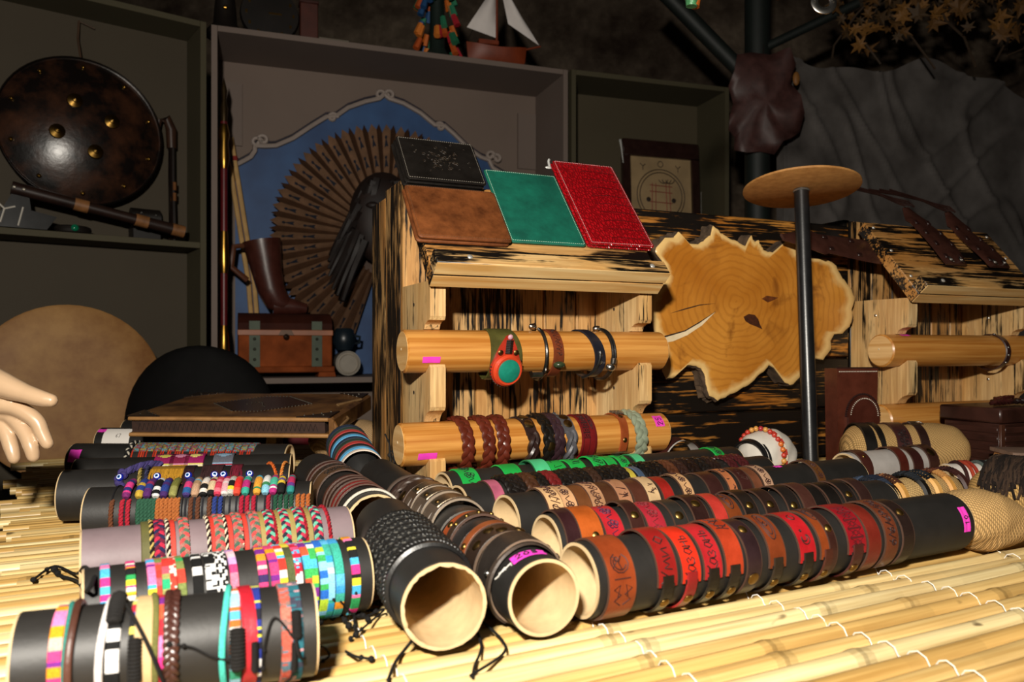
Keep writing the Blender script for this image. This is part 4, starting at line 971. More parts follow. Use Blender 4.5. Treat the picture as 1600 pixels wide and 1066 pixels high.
rr = .0455; g = hring(D2, 'leather_band', 'grey leather band ending in a plait with two snaps', S(D2, 884, 50), rr, .08)
b_ = band(MB(), .027, rr, .003, -20, 70, 24).build('band', leather('#565458', .45, .5), g)
for a in (22, 46): snap(b_, 0, a, rr+.003, .0098, brassd())
for k in range(3): MB().tube([ringp(.0078*sin(4*rad(a)+k*2.09), rr+.003+.0022*(1+sin(8*rad(a)+k*4.2)), rad(a)) for a in range(66, 342, 4)], .005, 6).build('plait', leather('#5c5b60', .45, .5), g)
rr = .0445; s_ = S(D2, 915, 55); g = hring(D2, 'leather_cuff', 'crimson cuff tooled with crossed lines', s_, rr, .06)
b_ = band(MB(), .036, rr, .0026, n=60).build('band', leather('#7c1a1c', .38, .5, .2), g); tooling(b_, 'knot', .02, rr+.0026, 50, '#2a0a0c', -.006); tooling(b_, 'oval', .012, rr+.0026, 45, '#2a0a0c', .008)
for x in (-.014, .0, .014): band(MB(), .0012, rr+.0026, .0008, n=48, xf=lambda th, x=x: x).build('groove', leather('#4a0f12', .5), b_)
rr = .047; g = hring(D2, 'leather_band', 'orange-brown strap with a silver glitter bar', S(D2, 972, 55), rr, .1)
b_ = band(MB(), .019, rr, .0028, -160, 120, 50, xf=lambda th: -.01*max(0, sin(th-.6))).build('band', leather('#9c4a22', .4, .4, .2), g)
for a in (28, 92): snap(b_, -.01*max(0, sin(rad(a)-.6)), a, rr+.0028, .0052, brassd())
mb = MB(); rnd = random.Random(4)
for i in range(46): mb.ball(ringp(rnd.uniform(-.012, .012), rr+.006, rad(rnd.uniform(-4, 22))), .0024, n=6)
mb.build('glitter_bar', steel(), g)
hbraid(992, 'pale sage green plaited bracelet', '#9aa58c', .009, .0062, 6, .047, .06)
rr = .0455; g = hring(D3, 'leather_band', 'dark brown studded band', S(D3, 1567, 55), rr, .08)
b_ = band(MB(), .02, rr, .0028, n=56).build('band', leather('#3c211c', .38, .5, .2), g)
for a in (10, 75, 100, 125): snap(b_, 0, a, rr+.0028, .004, steel(), 'rivet')

# ------------------------------------------------------------------ tree slice
def slice_():
    d0 = .132
    raw = [(130,225),(160,190),(190,195),(215,165),(240,205),(270,225),(320,205),(350,180),(360,140),(380,158),(400,180),(450,200),(495,225),(520,180),(532,205),(550,200),(560,225),(575,245),(620,250),(650,235),(662,205),(680,200),(700,215),(712,250),(745,275),(780,280),(830,278),(870,300),(890,340),(915,375),(938,405),(950,450),(938,490),(942,520),(930,560),(900,590),(870,580),(850,620),(852,655),(820,700),(790,690),(765,720),(745,765),(720,775),(700,795),(680,805),(655,790),(640,755),(625,750),(600,715),(570,750),(520,795),(470,825),(420,850),(380,870),(345,850),(330,800),(325,750),(290,725),(240,720),(215,755),(200,770),(165,780),(145,740),(150,690),(135,620),(110,560),(92,500),(105,430),(150,390),(162,340),(150,290),(120,250)]
    P = [ST.px(980+x/2.664, 300+y/2.664, d0) for x, y in raw]
    # refine with small splinters
    rnd = random.Random(2); Q = []
    for a, b in zip(P, P[1:]+P[:1]):
        for k in range(4):
            j = .0022 if k else 0
            Q.append((lerp(a[0], b[0], k/4)+rnd.uniform(-j, j), lerp(a[1], b[1], k/4)+rnd.uniform(-j, j)))
    c = ST.px(1150, 472, d0); root = thing('tree_slice', 'polished slice of a gnarled tree trunk with growth rings', 'wood slice', ST.M(c[0], d0, c[1]))
    Q = [(x-c[0], z-c[1]) for x, z in Q]
    bins = {}
    for x, z in Q:                         # one rim point per ray, so the face does not fold over itself
        k = round(math.degrees(math.atan2(z, x))/1.5) % 240
        if k not in bins or math.hypot(x, z) > math.hypot(*bins[k]): bins[k] = (x, z)
    Q = [bins[k] for k in sorted(bins, reverse=True)]
    Q = sorted(Q, key=lambda p: -math.atan2(p[1], p[0])); N = len(Q); sc = [1, .985, .955, .92, .88, .8, .65, .45, .22]; th = .042
    mb = MB(); vs_ = [(x*k, 0 if i else .003, z*k) for i, k in enumerate(sc) for x, z in Q]+[(0, 0, 0)]; fs = []; cs = []
    for i in range(len(sc)-1):
        for k in range(N):
            fs.append((i*N+k, i*N+(k+1) % N, (i+1)*N+(k+1) % N, (i+1)*N+k)); cs.append(None)
    L = (len(sc)-1)*N
    for k in range(N): fs.append((L+k, L+(k+1) % N, len(vs_)-1)); cs.append(None)
    me_mb = mb.add(vs_, fs)
    n = NT('polished_slice'); at = n.n('VertexColor', layer_name='Edge')
    wv = n.n('TexNoise', Scale=9, Detail=3); n.l(n.coord((1,1,1), False), wv.inputs['Vector'])
    ad = n.n('VectorMath', operation='MULTIPLY_ADD'); n.l(wv.outputs['Color'], ad.inputs[0]); ad.inputs[1].default_value = (.055, 0, .055); n.l(n.tc.outputs['Object'], ad.inputs[2])
    mp = n.n('Mapping'); mp.inputs['Scale'].default_value = (.8, 0, 1.0); mp.inputs['Location'].default_value = (-.022, 0, -.0275); n.l(ad.outputs[0], mp.inputs['Vector'])
    rg = n.n('TexWave', wave_type='RINGS', rings_direction='SPHERICAL', Scale=20, Distortion=1.2, Detail=2); n.l(mp.outputs[0], rg.inputs['Vector'])
    big = n.noise(5, 4, rnd=False)
    heart = n.mix(n.ramp(big, [(.35, 0), (.7, 1)]), srgb('#b06a1c'), srgb('#d8933a')); heart = n.mix(n.ramp(rg.outputs['Fac'], [(.0, .3), (.4, 0)]), heart, srgb('#94561a'))
    kn = n.noise(13, 4, rnd=False, dist=.8); heart = n.mix(n.ramp(kn, [(.58, 0), (.72, .6)]), heart, srgb('#6b3510'))
    en = n.n('Math', operation='MULTIPLY_ADD'); n.l(n.noise(22, 3, rnd=False), en.inputs[0]); en.inputs[1].default_value = .55; n.l(at.outputs[0], en.inputs[2])
    col = n.mix(n.ramp(en.outputs[0], [(.42, 0), (.72, 1)]), heart, srgb('#e8bf7a')); col = n.mix(n.ramp(en.outputs[0], [(1.12, 0), (1.25, .75)]), col, srgb('#b8762f'))
    face = me_mb.build('polished_face', n.out(col, .38, coat=.25), root, smooth=60)
    me = face.data; a_ = me.color_attributes.new('Edge', 'FLOAT_COLOR', 'POINT'); ev = [1, .8, .5, .28, .12, 0, 0, 0, 0]
    for i in range(len(sc)):
        for k in range(N): a_.data[i*N+k].color = (ev[i],)*3+(1,)
    a_.data[len(vs_)-1].color = (0, 0, 0, 1)
    mb = MB(); lv = [(1, .003), (1.015, .012), (1.0, .026), (1.02, th), (.9, th)]; vs_ = []
    for i, (k, y) in enumerate(lv):
        for j, (x, z) in enumerate(Q):
            q = k+(rnd.uniform(-.012, .02) if 0 < i < 4 else 0); vs_.append((x*q, y, z*q))
    fs = [(i*N+k, i*N+(k+1) % N, (i+1)*N+(k+1) % N, (i+1)*N+k) for i in range(len(lv)-1) for k in range(N)]; fs.append(tuple((len(lv)-1)*N+k for k in range(N)))
    mb.add(vs_, fs).build('bark', plain('#5b4734', .9, 0, .6, 40, .6), root, smooth=0)
    # radial drying crack and knot holes
    def loc(x, y): t, z = ST.px(980+x/2.664, 300+y/2.664, d0); return (t-c[0], z-c[1])
    def sliver(pts, name, m, y):
        MB().prism([loc(*p) for p in pts], 0, .0012, Matrix(((1,0,0,0), (0,0,-1,y), (0,1,0,0), (0,0,0,1)))).build(name, m, root)
    sliver([(138,610),(240,580),(300,545),(366,500),(310,556),(250,596),(190,622),(140,630)], 'drying_crack', plain('#f0d9b0', .7), .0004)
    sliver([(138,604),(240,576),(300,541),(368,498),(300,546),(240,581),(138,611)], 'crack_shadow_line', plain('#2a160a', .9), .0001)
    sliver([(180,505),(240,485),(300,469),(368,464),(300,473),(240,490)], 'hair_crack', plain('#3a200e', .9), .0002)
    sliver([(484,520),(505,508),(530,512),(545,530),(552,552),(562,572),(540,562),(510,550),(492,538)], 'knot_hole', plain('#4a230d', .6, 0, .5, 90), .0003)
    sliver([(560,445),(580,432),(605,436),(628,440),(605,452),(585,460)], 'knot_hole', plain('#6e3712', .6, 0, .5, 90), .0003)
slice_()

# ------------------------------------------------------------------ wallets
def ray_slope(px, py, t0=0):
    n = Vector((ST.s*sin(SL), -ST.c*sin(SL), cos(SL))); p0 = ST.w(t0, SB[0], SB[1]); d = Vector(((px-800)/F, 1, (HY-py)/F))
    k = n.dot(p0-Vector((0, 0, CH)))/n.dot(d); q = Vector((0, 0, CH))+d*k-p0
    return q.dot(Vector((ST.c, ST.s, 0))), q.dot(Vector((-ST.s*cos(SL), ST.c*cos(SL), sin(SL))))
def rrect(w_, h, r, n=5):
    o = []
    for cx, cy, a in ((w_-r, h-r, 0), (r, h-r, 90), (r, r, 180), (w_-r, r, 270)):
        o += [(cx+r*cos(rad(a+90*i/n)), cy+r*sin(rad(a+90*i/n))) for i in range(n+1)]
    return o
def wallet(desc, corners, mat, z0, th, stitch, layers=2, edge='#3a241a', tool=None, emb=None):
    c = [ray_slope(*p) for p in corners]                # TL TR BR BL
    x0 = (c[0][0]+c[3][0])/2; x1 = (c[1][0]+c[2][0])/2; y0 = max((c[2][1]+c[3][1])/2, .038); y1 = (c[0][1]+c[1][1])/2
    w_, h = x1-x0, y1-y0
    root = thing('wallet', desc, 'wallet', ST.M() @ slope_M(x0, *SB) @ Matrix.Translation((0, y0, z0)), 'leather wallets on the rack top')
    lt = th/(layers+.4*(layers-1))
    for i in range(layers):
        zz0 = i*lt*1.4; k = .003*(layers-1-i)
        def pr(z, ins): return [(x*(w_-2*ins)/w_+ins, y*(h-2*ins)/h+ins, z) for x, y in rrect(w_, h, .008)]
        rings = [pr(zz0, .0015), pr(zz0+lt*.3, 0), pr(zz0+lt*.75, 0), pr(zz0+lt, .0018), pr(zz0+lt*1.05, .006)]
        N = len(rings[0]); vs_ = sum(rings, []); fs = [(a*N+j, a*N+(j+1) % N, (a+1)*N+(j+1) % N, (a+1)*N+j) for a in range(4) for j in range(N)]
        fs += [tuple(range(N))[::-1], tuple(4*N+j for j in range(N))]
        o = MB().add(vs_, fs).build('cover' if i == layers-1 else 'back_cover', mat, root, Matrix.Translation((-k, -k*.3, 0)), smooth=50)
    if layers > 1: MB().box((w_*.5, h*.5, lt*1.2), (w_*.96, h*.95, lt*.4)).build('inner_leaf', leather(edge, .6), root)
    mb = MB(); zt = (layers-1)*lt*1.4+lt*1.05; ins = .0045
    per = [(ins, ins), (w_-ins, ins), (w_-ins, h-ins), (ins, h-ins)]
    for a, b in zip(per, per[1:]+per[:1]):
        L = math.hypot(b[0]-a[0], b[1]-a[1]); n = int(L/.0046)
        for i in range(n):
            u, v = (i+.2)/n, (i+.75)/n
            mb.tube([(lerp(a[0], b[0], u), lerp(a[1], b[1], u), zt), (lerp(a[0], b[0], (u+v)/2), lerp(a[1], b[1], (u+v)/2), zt+.0005), (lerp(a[0], b[0], v), lerp(a[1], b[1], v), zt)], .00055, 4)
    mb.build('stitching', plain(stitch, .7, 0, .1), root)
    return root, w_, h, zt
def hide_mat(hexc, dark, sc=14, rough=.45, coat=0):
    n = NT('pull_up_leather'); a = n.noise(sc, 6, .65); b = n.noise(160, 3)
    m = n.mix(n.ramp(a, [(.32, 0), (.7, 1)]), srgb(dark), srgb(hexc)); n.bump(b, .2, .001); return n.out(m, rough, coat=coat)
wallet('worn brown suede-like bifold wallet on the rack top', ((630,303),(765,305),(797,384),(652,384)), hide_mat('#8a4f28', '#512a12', 26), .001, .016, '#6b4526')
r_, w_, h_, z_ = wallet('black embossed bifold wallet above the brown one', ((610,228),(727,240),(760,303),(636,297)), leather('#1c1815', .32, .5, .4), .004, .022, '#8a8378', 3)
mb = MB(); rnd = random.Random(6)
for i in range(70):
    cx, cy = rnd.gauss(w_*.52, w_*.15), rnd.gauss(h_*.55, h_*.14); q = curl(cx, cy, rnd.uniform(.002, .006), rnd.uniform(0, 360), rnd.uniform(360, 620), .4, 7); mb.tube([(x, y, z_-.0003) for x, y in q], .0006, 4)
mb.build('embossed_tree', leather('#3a2a18', .5, .5, 0), r_)
wallet('green suede passport cover between brown and red wallets', ((752,266),(864,281),(917,388),(797,383)), hide_mat('#12705a', '#0a5142', 22, .6), .002, .006, '#bfe0c8', 1)
n = NT('croc_leather'); vo = n.n('TexVoronoi', feature='DISTANCE_TO_EDGE', Scale=1.0); co = n.coord((150, 90, 0), False); n.l(co, vo.inputs['Vector'])
cr = n.ramp(vo.outputs['Distance'], [(.0, .3), (.2, 1)]); n.bump(cr, .9, .002); cm = n.mix(cr, srgb('#5c0609'), srgb('#b5101a'))
r_, w_, h_, z_ = wallet('glossy red crocodile-embossed wallet at the rack end', ((857,257),(952,268),(1021,396),(920,387)), n.out(cm, .28, coat=.4), .002, .012, '#e8b0b0', 2, '#5a0c10')
mb = MB()
for i in range(9): mb.tube([(w_*.38, h_*(.08+.1*i), z_), (w_*.65, h_*(.09+.1*i), z_+.0004), (w_*.95, h_*(.075+.1*i), z_)], .0012, 5)
mb.build('belly_creases', leather('#5a070b', .3, .3, .4), r_)
mb = MB().tube([(-.006, h_-.012, .002), (-.004, h_+.004, .003), (.0, h_+.012, .003)], .0028, 6).ball((-.010, h_-.016, .002), .005, (1.6, .8, .5), 8); mb.build('clear_security_clip', plain('#dcdcd8', .25), r_)

# ------------------------------------------------------------------ bracers on the right rack
def strap_piece(name, desc, M, L, w_, seed, laces=4):
    root = thing(name, desc, 'bracer', M, 'dark leather bracers at the bracer rack'); rnd = random.Random(seed)
    def prof(k): return w_*(.78+.22*sin(PI*min(1, k*1.25+.12))) if k < .75 else w_*lerp(.98, .25, (k-.75)/.25)
    mb = MB(); N = 30; vs_ = []; fs = []
    for i in range(N):
        k = i/(N-1); hw = prof(k)/2; z = .004+.006*sin(k*5+seed)
        vs_ += [(k*L, -hw, z), (k*L, -hw*.7, z+.004), (k*L, hw*.7, z+.004), (k*L, hw, z), (k*L, hw*.9, z-.003), (k*L, -hw*.9, z-.003)]
    for i in range(N-1):
        for j in range(6): fs.append((i*6+j, i*6+(j+1) % 6, (i+1)*6+(j+1) % 6, (i+1)*6+j))
    fs += [tuple(range(6))[::-1], tuple((N-1)*6+j for j in range(6))]
    b = mb.add(vs_, fs).build('body', leather('#48281f', .38, .6, .15), root)
    for k in (.1, .3, .5, .7):
        for q in (-1, 1):
            z = .004+.006*sin(k*5+seed)
            MB().box((k*L, q*prof(k)*.3, z+.006), (.016, .012, .004), bev=.0015).build('keeper', leather('#2c1713', .35, .4, .3), b)
    for q in (-1, 1):
        z = .004+.006*sin(.03*5+seed)
        mb = MB().tube([(.010+.009*cos(a*.42), q*w_*.2+.009*sin(a*.42), z+.008+.003*sin(a*.42)) for a in range(15)], .0017, 6, True); mb.build('ring', steel(), b)
    mb = MB()
    for q in range(laces):
        x0 = L*.97; y0 = (q-laces/2+.5)*w_*.12
        mb.tube([(x0+k*.018, y0+k*k*.013*(1+q*.12), .010+.004*sin(k*2+q)) for k in range(5)], .0024, 5)
    if laces: mb.build('laces', leather('#2a1611', .4), b)
sm = ST.M(T2) @ slope_M(0, *SB)
for i, (px, py) in enumerate(((1490, 418), (1556, 424))):
    x, y = ray_slope(px, py, T2); strap_piece('leather_bracer', ['dark brown leather bracer with rings beside the rack edge', 'dark brown leather bracer lying nearest the screwed board end'][i], sm @ Matrix.Translation((x, max(y, .045), .006)) @ Matrix.Rotation(rad(91), 4, 'Z'), .225, .098, i)
ta, tb = ST.px(1440, 402, .10), ST.px(1208, 374, .10); pa, pb = ST.w(ta[0], .10, ta[1]), ST.w(tb[0], .10, tb[1])
xv = (pb-pa).normalized(); zv = Vector((ST.s*.8, -ST.c*.8, .6)); zv = (zv-xv*zv.dot(xv)).normalized(); yv = zv.cross(xv)
strap_piece('leather_bracer', 'long dark bracer lying across the top of the panel', Matrix(((xv.x, yv.x, zv.x, pa.x), (xv.y, yv.y, zv.y, pa.y), (xv.z, yv.z, zv.z, pa.z), (0, 0, 0, 1))), (pb-pa).length*.96, .085, 3, 0)

# ------------------------------------------------------------------ round hat stand
def disc_stand():
    foot = W(1268, 545+CH*F/1.72, 1.72); top = W(1252, 296, 1.80)
    root = thing('hat_stand', 'round fibreboard disc on a black pole before the tree slice', 'stand', Matrix.Translation(foot))
    ax = (top-foot); L = ax.length; Mr = ax.to_track_quat('Z', 'Y').to_matrix().to_4x4()
    MB().lathe([(0, 0), (.0165, 0), (.0165, L*.3), (.0165, L*.302), (.016, L*.7), (.016, L), (0, L)], 20, Mr).build('pole', plain('#1b1b1c', .32, 0, .4, 30, .1, .6), root)
    MB().lathe([(0, .001), (.034, .001), (.034, .006), (.02, .009), (.0185, .02), (0, .021)], 24).build('base_flange', plain('#1b1b1c', .35), root)
    n = NT('fibreboard'); a = n.noise(60, 5); b = n.noise(400, 2)
    fm = n.out(n.mix(n.ramp(a, [(.3, 0), (.7, 1)]), srgb('#9c6a34'), srgb('#b98549')), .65)
    Md = Matrix.Translation(ax) @ Mr @ Matrix.Rotation(rad(2.5), 4, 'X')
    MB().lathe([(0, 0), (.125, 0), (.1265, .001), (.1265, .005), (.125, .006), (0, .006)], 64, Md).build('disc', fm, root)
    MB().lathe([(.0175, -.002), (.0185, -.004), (.0165, -.006)], 20, Md).build('weld_collar', plain('#8c8a86', .4, .7), root)
disc_stand()

# ------------------------------------------------------------------ cushions and small goods at the right end
def cushion(desc, M, L, r, mat, name='burlap_cushion', pinch=.5, flat=.85, sq=0, taper=0, cat='cushion', seed=1, group='cushions among the bracelets'):
    rnd = random.Random(seed); ph = rnd.random()*6
    def fn(a, b):
        u = -1+2*b; th = 2*PI*a; e = max(0, 1-abs(u)**(2.2+pinch*2+sq))**.5*(1-taper*max(0, u+.1))
        rr = r*(e*.98+.004); ry = rr*(1+pinch*.35*abs(u)**2); rz = rr*flat*(1-pinch*.45*abs(u)**3)
        wv = 1+.03*sin(3*th+ph+u*4)+.02*sin(7*th+u*9)
        return (u*L/2, cos(th)*ry*wv, sin(th)*rz*wv)
    o = MB().grid(fn, 40, 34, True).build('body', mat, None, smooth=70)
    root = thing(name, desc, cat, M, group); o.parent = root
    return root
def cM(px, py, Y, ang, tiltx=0, roll=0): return Matrix.Translation(W(px, py, Y)) @ Matrix.Rotation(rad(ang), 4, 'Z') @ Matrix.Rotation(rad(tiltx), 4, 'Y') @ Matrix.Rotation(rad(roll), 4, 'X')
bb = burlap()
c1 = cushion('pointed burlap cushion against the pink-tagged tube', Matrix.Translation((.684, 1.145, .039)) @ Matrix.Rotation(rad(8), 4, 'Z') @ Matrix.Rotation(rad(6), 4, 'Y'),   .165, .046, bb, pinch=.7, flat=.98, taper=.6)
c2 = cushion('round-ended burlap cushion under the dark fringed braid', Matrix.Translation((.835, 1.27, .052)) @ Matrix.Rotation(rad(-50), 4, 'Z'), .20, .055, burlap('#c19a5e'), pinch=.4, flat=.95)
c3 = cushion('burlap roll threaded through the wooden bangles', Matrix.Translation((.68, 1.33, .0405)) @ Matrix.Rotation(rad(30), 4, 'Z'), .24, .035, burlap('#cba870'), pinch=.1, flat=1)
p1 = W(1412, 690, 1.78); p1.z = .061
c4 = cushion('upright burlap bolster wearing three dark bands', Matrix.Translation(p1) @ Matrix.Rotation(rad(4), 4, 'Z'), .275, .058, burlap('#c6a067'), pinch=.2, flat=1, sq=7)
FB = dict(M=Matrix.Translation(p1) @ Matrix.Rotation(rad(4), 4, 'Z') @ Matrix.Translation((-.137, 0, 0)), o=p1-Vector((.137, 0, 0)), ax=Vector((cos(rad(4)), sin(rad(4)), 0)), L=.27, r=.0565, root=c4, ph='the burlap bolster', end='the quiver')
cuff(FB, S(FB, 1356), 'wide black band', '#15120f', .026, t=.003, edge=False); cuff(FB, S(FB, 1374), 'narrow black band', '#15120f', .014, t=.0035, edge=False)
cuff(FB, S(FB, 1407), 'maroon brown cuff with tooled script', '#40211f', .034, tool='floral', tth=70, toolc='#140a09', t=.003)
b_ = cuff(FB, S(FB, 1439), 'dark strap with a steel buckle', '#2e1a15', .02, t=.003)
MB().tube([ringp(x, FB['r']+.006, rad(th)) for x, th in ((-.014, 8), (.014, 8), (.014, 20), (-.014, 20))], .0016, 6, True).build('buckle', steel(), b_)
# white roll with bead bracelet
wm = plain('#d9d2c6', .85, 0, .12, 30, .3)
c5 = cushion('white cotton roll wearing a red bead bracelet', Matrix.Translation((.553, 1.735, .0555)) @ Matrix.Rotation(rad(37), 4, 'Z'), .135, .055, wm, 'cotton_roll', .1, 1, seed=4)
g = thing('bead_bracelet', 'red and orange wooden bead bracelet on the white roll', 'bracelet', Matrix.Translation((.553, 1.735, .0555)) @ Matrix.Rotation(rad(37), 4, 'Z') @ Matrix.Translation((-.022, 0, 0)), 'bracelets on the white rolls')
for i in range(30):
    th = 2*PI*i/30; MB().ball(ringp(0, .0575, th), .0058, n=8, col=srgb(random.choice(['#c0392b', '#d8702c', '#a82a34', '#d89a4c', '#9c3a2c']))).build('bead', painted(.35), g)
MB().tube([ringp(.011, .0565, 2*PI*i/60) for i in range(60)], .003, 6, True, col=[srgb('#c03a2c' if i % 4 < 2 else '#e8d8c0') for i in range(60)]).build('cord', threads(), g)
for i, px in enumerate((-.058, -.048, -.066)):
    g = thing('rubber_bangle', ['black bangle between two others on the white roll', 'black bangle touching the red bead bracelet', 'outermost black bangle on the white roll end'][i], 'bracelet', Matrix.Translation((.553, 1.735, .0475-.002*i)) @ Matrix.Rotation(rad(37), 4, 'Z') @ Matrix.Translation((px, 0, 0)), 'bracelets on the white rolls')
    MB().tube([ringp(0, .043+.001*i, 2*PI*k/48) for k in range(48)], .003, 7, True).build('ring', plain('#131212', .35), g)
# white-grey rolls
def roll(desc, A, B, r, hexc, ph, end):
    fr = tube(desc, ph, end, A, B, r, hexc, group='cloth rolls among the bracelets'); return fr
W1 = roll('grey cloth-covered roll with brown snap cuffs', (.665, 1.60, 0), (.86, 1.70, 0), .036, '#b9b3ae', 'the grey cloth roll', 'the hat stand')
cuff(W1, S(W1, 1352), 'reddish brown riveted cuff', '#4a231c', .028, snaps=((0, 40, .004),), gap=.002); cuff(W1, S(W1, 1408), 'red-brown cuff with a wire ring', '#5a2219', .026, gap=.003)
cuff(W1, S(W1, 1430), 'dark maroon cuff', '#3c1b18', .03); cuff(W1, S(W1, 1455), 'brown cuff with one large brass snap', '#40241d', .032, snaps=((0, 45, .010, 1),), gap=.002)
W2 = roll('white roll with thin red and grey cords', (.80, 1.475, 0), (1.06, 1.50, 0), .034, '#dcd5cc', 'the white cord roll', 'the bangles')
for px, c, d in ((1508, '#3a1a16', 'thin dark maroon cord'), (1516, '#b8452c', 'thin rust red cord'), (1524, '#a83a28', 'thin brick red cord'), (1541, '#5c6864', 'grey-green cord'), (1549, '#171717', 'thin black cord'), (1560, '#66746e', 'pale grey-green cord'), (1568, '#171717', 'thin black cord'), (1580, '#4a1f1c', 'maroon end cord')):
    single(W2, 'cord_bracelet', cord_mesh(W2['r'], .0032, c), d, S(W2, px, 45), random.uniform(-.1, .1))
# wooden bangles on the burlap roll
BF = dict(M=Matrix.Translation((.68, 1.33, .0405)) @ Matrix.Rotation(rad(30), 4, 'Z') @ Matrix.Translation((-.12, 0, 0)), o=Vector((.68, 1.33, .0405))-.12*Vector((cos(rad(30)), sin(rad(30)), 0)), ax=Vector((cos(rad(30)), sin(rad(30)), 0)), L=.24, r=.036, root=c3, ph='the bangle roll', end='tube end')
def bangle(px, desc, wood, wrap, tl=0):
    g = ring(BF, 'wooden_bangle', desc, 'bracelet', S(BF, px, 40), tl)
    band(MB(), .014, BF['r']+.0005, .005, n=48).build('hoop', plain(wood, .45, 0, .2, 25), g)
    if wrap:
        mb = MB()
        for i in range(16):
            a = -70+i*7; mb.tube([Vector(ringp(x, BF['r']+.0065-.004*abs(x)/.008, rad(a+x*600))) for x in (-.009, -.0045, 0, .0045, .009)], .0023, 5, col=srgb(random.choice(wrap)))
        mb.build('cord_wrapping', threads(.6), g)
bangle(1372, 'dark walnut bangle with blue cord wrapping', '#5c3a20', ['#2a3444', '#3c4a60', '#1c222c']); bangle(1388, 'black bangle with blue-black plait', '#1c1814', ['#1a2030', '#2c3444'])
bangle(1404, 'pale wood bangle with brown cord wrapping', '#d09a4f', ['#4a2a1c', '#8a5a38', '#3a2016']); bangle(1438, 'black hoop with glossy black plait', '#16130f', ['#14161a', '#262a30'])
bangle(1456, 'pale maple bangle with black plait', '#d8a45a', ['#14161a', '#20242a']); bangle(1478, 'pale oak bangle with brown beaded wrapping', '#cc9448', ['#3a1e18', '#5a3020', '#c08a50']); bangle(1500, 'maroon cord-bound hoop', '#3c1f1a', ['#40201c', '#2c1614'])
g = thing('fringed_bracelet', 'dark brown braided cuff with loose fringe on the round-ended cushion', 'bracelet', Matrix.Translation((.835, 1.27, .052)) @ Matrix.Rotation(rad(-50), 4, 'Z') @ Matrix.Translation((-.03, 0, 0)))
rnd = random.Random(12); mb = MB()
for i in range(64):
    x = -.032+.064*i/63; a0 = rnd.uniform(-120, -90); mb.tube([ringp(x+.005*sin(k*.8+i*1.3), .0555+.0035*rnd.random(), rad(a0+k*13)) for k in range(15)], .0021, 5, col=srgb(rnd.choice(['#2a1f19', '#3a2b22', '#1f1713', '#453428'])))
for i in range(9): mb.tube([ringp(.03+k*.011, .056+.002*sin(k+i), rad(50+i*9+k*8)) for k in range(4)], .0012, 4, col=srgb('#2a1f19'))
mb.build('braid', threads(), g)
# tan roll far right
g = thing('leather_roll', 'folded tan leather case beside the dark chest', 'case', Matrix.Translation((1.03, 1.64, .0)) @ Matrix.Rotation(rad(-8), 4, 'Z'))
MB().prism(rrect(.10, .065, .03, 8), 0, .2, Matrix(((0,0,1,0), (1,0,0,0), (0,1,0,.003), (0,0,0,1)))).build('body', leather('#c08a52', .5, .3), g)
MB().prism(rrect(.106, .008, .004, 4), -.004, .205, Matrix(((0,0,1,0), (1,0,0,-.003), (0,1,0,.064), (0,0,0,1)))).build('flap_edge', leather('#8a7060', .6), g)
# dark chest
def chest_dark():
    root = thing('wooden_chest', 'dark mahogany chest under the bracer rack', 'chest', Matrix.Translation((1.098, 1.80, 0)) @ Matrix.Rotation(rad(24), 4, 'Z'))
    m = plain('#3a2019', .38, 0, .5, 18, .1, .5, .2)
    MB().box((.17, .07, .0585), (.34, .14, .115), bev=.003).build('body', m, root)
    MB().box((.17, .07, .134), (.356, .156, .034), bev=.004).build('lid', m, root)
    for x in (.004, .336): MB().box((x, -.002, .058), (.014, .006, .112), bev=.001).build('corner_strip', plain('#4a2a1c', .4), root)
    for z in (.02, .04, .06, .08, .1): MB().box((-.0015, .07, z), (.003, .132, .0135), bev=.001).build('side_board', m, root); MB().box((.17, -.0015, z), (.31, .003, .0135), bev=.001).build('front_board', m, root)
    for i, (x, y, a) in enumerate(((.03, .03, 10), (.09, .07, -15), (.16, .05, 20))):
        g = thing('braided_strap', ['dark red braid on the chest corner', 'black braid lying across the mahogany chest', 'brightest red-brown braid on the mahogany chest'][i], 'strap', Matrix.Translation((1.098, 1.80, .152)) @ Matrix.Rotation(rad(24+a), 4, 'Z') @ Matrix.Translation((x, y, 0)), 'braids on the mahogany chest')
        mb = MB()
        for k in range(3): mb.tube([(q*.006, .006*sin(q*.8+k*2.09), .006+.003*(1+sin(1.6*q+k*4.2))) for q in range(22)], .0045, 6)
        mb.build('plait', blm(['#3c1714', '#241412', '#4a1c18'][i]), g)
chest_dark()
# leather quiver
g = thing('leather_holster', 'brown leather holster with white stitching beside the tree slice', 'holster', Matrix.Translation((.812, 1.915, .002)) @ Matrix.Rotation(rad(14), 4, 'Z'))
lm = leather('#5c2a1a', .4, .55, .2)
MB().prism([(-.052, 0), (.05, 0), (.052, .12), (.056, .236), (-.056, .236), (-.054, .12)], -.024, .024, Matrix(((1,0,0,0), (0,0,1,0), (0,1,0,0), (0,0,0,1)))).build('body', lm, g, smooth=20)
pk = [(.042*cos(rad(a))+.012, .042*sin(rad(a))*1.1+.125) for a in range(0, 181, 12)]+[(-.03, .02), (.054, .02)]
p_ = MB().prism(pk, 0, .008, Matrix(((1,0,0,0), (0,0,-1,-.024), (0,1,0,0), (0,0,0,1)))).build('pocket', leather('#4c2014', .4, .5, .2), g)
mb = MB()
for i in range(26): a = rad(i*7); mb.ball((.037*cos(a)+.012, -.0325, .037*sin(a)*1.1+.125), .0014, n=6)
mb.build('pocket_stitching', plain('#e0d6c4', .7), g); mb = MB()
for i in range(24): mb.ball((-.05+i*.0044, -.0245, .229), .0014, n=6)
mb.build('white_stitching', plain('#e0d6c4', .7), g)
mb = MB()
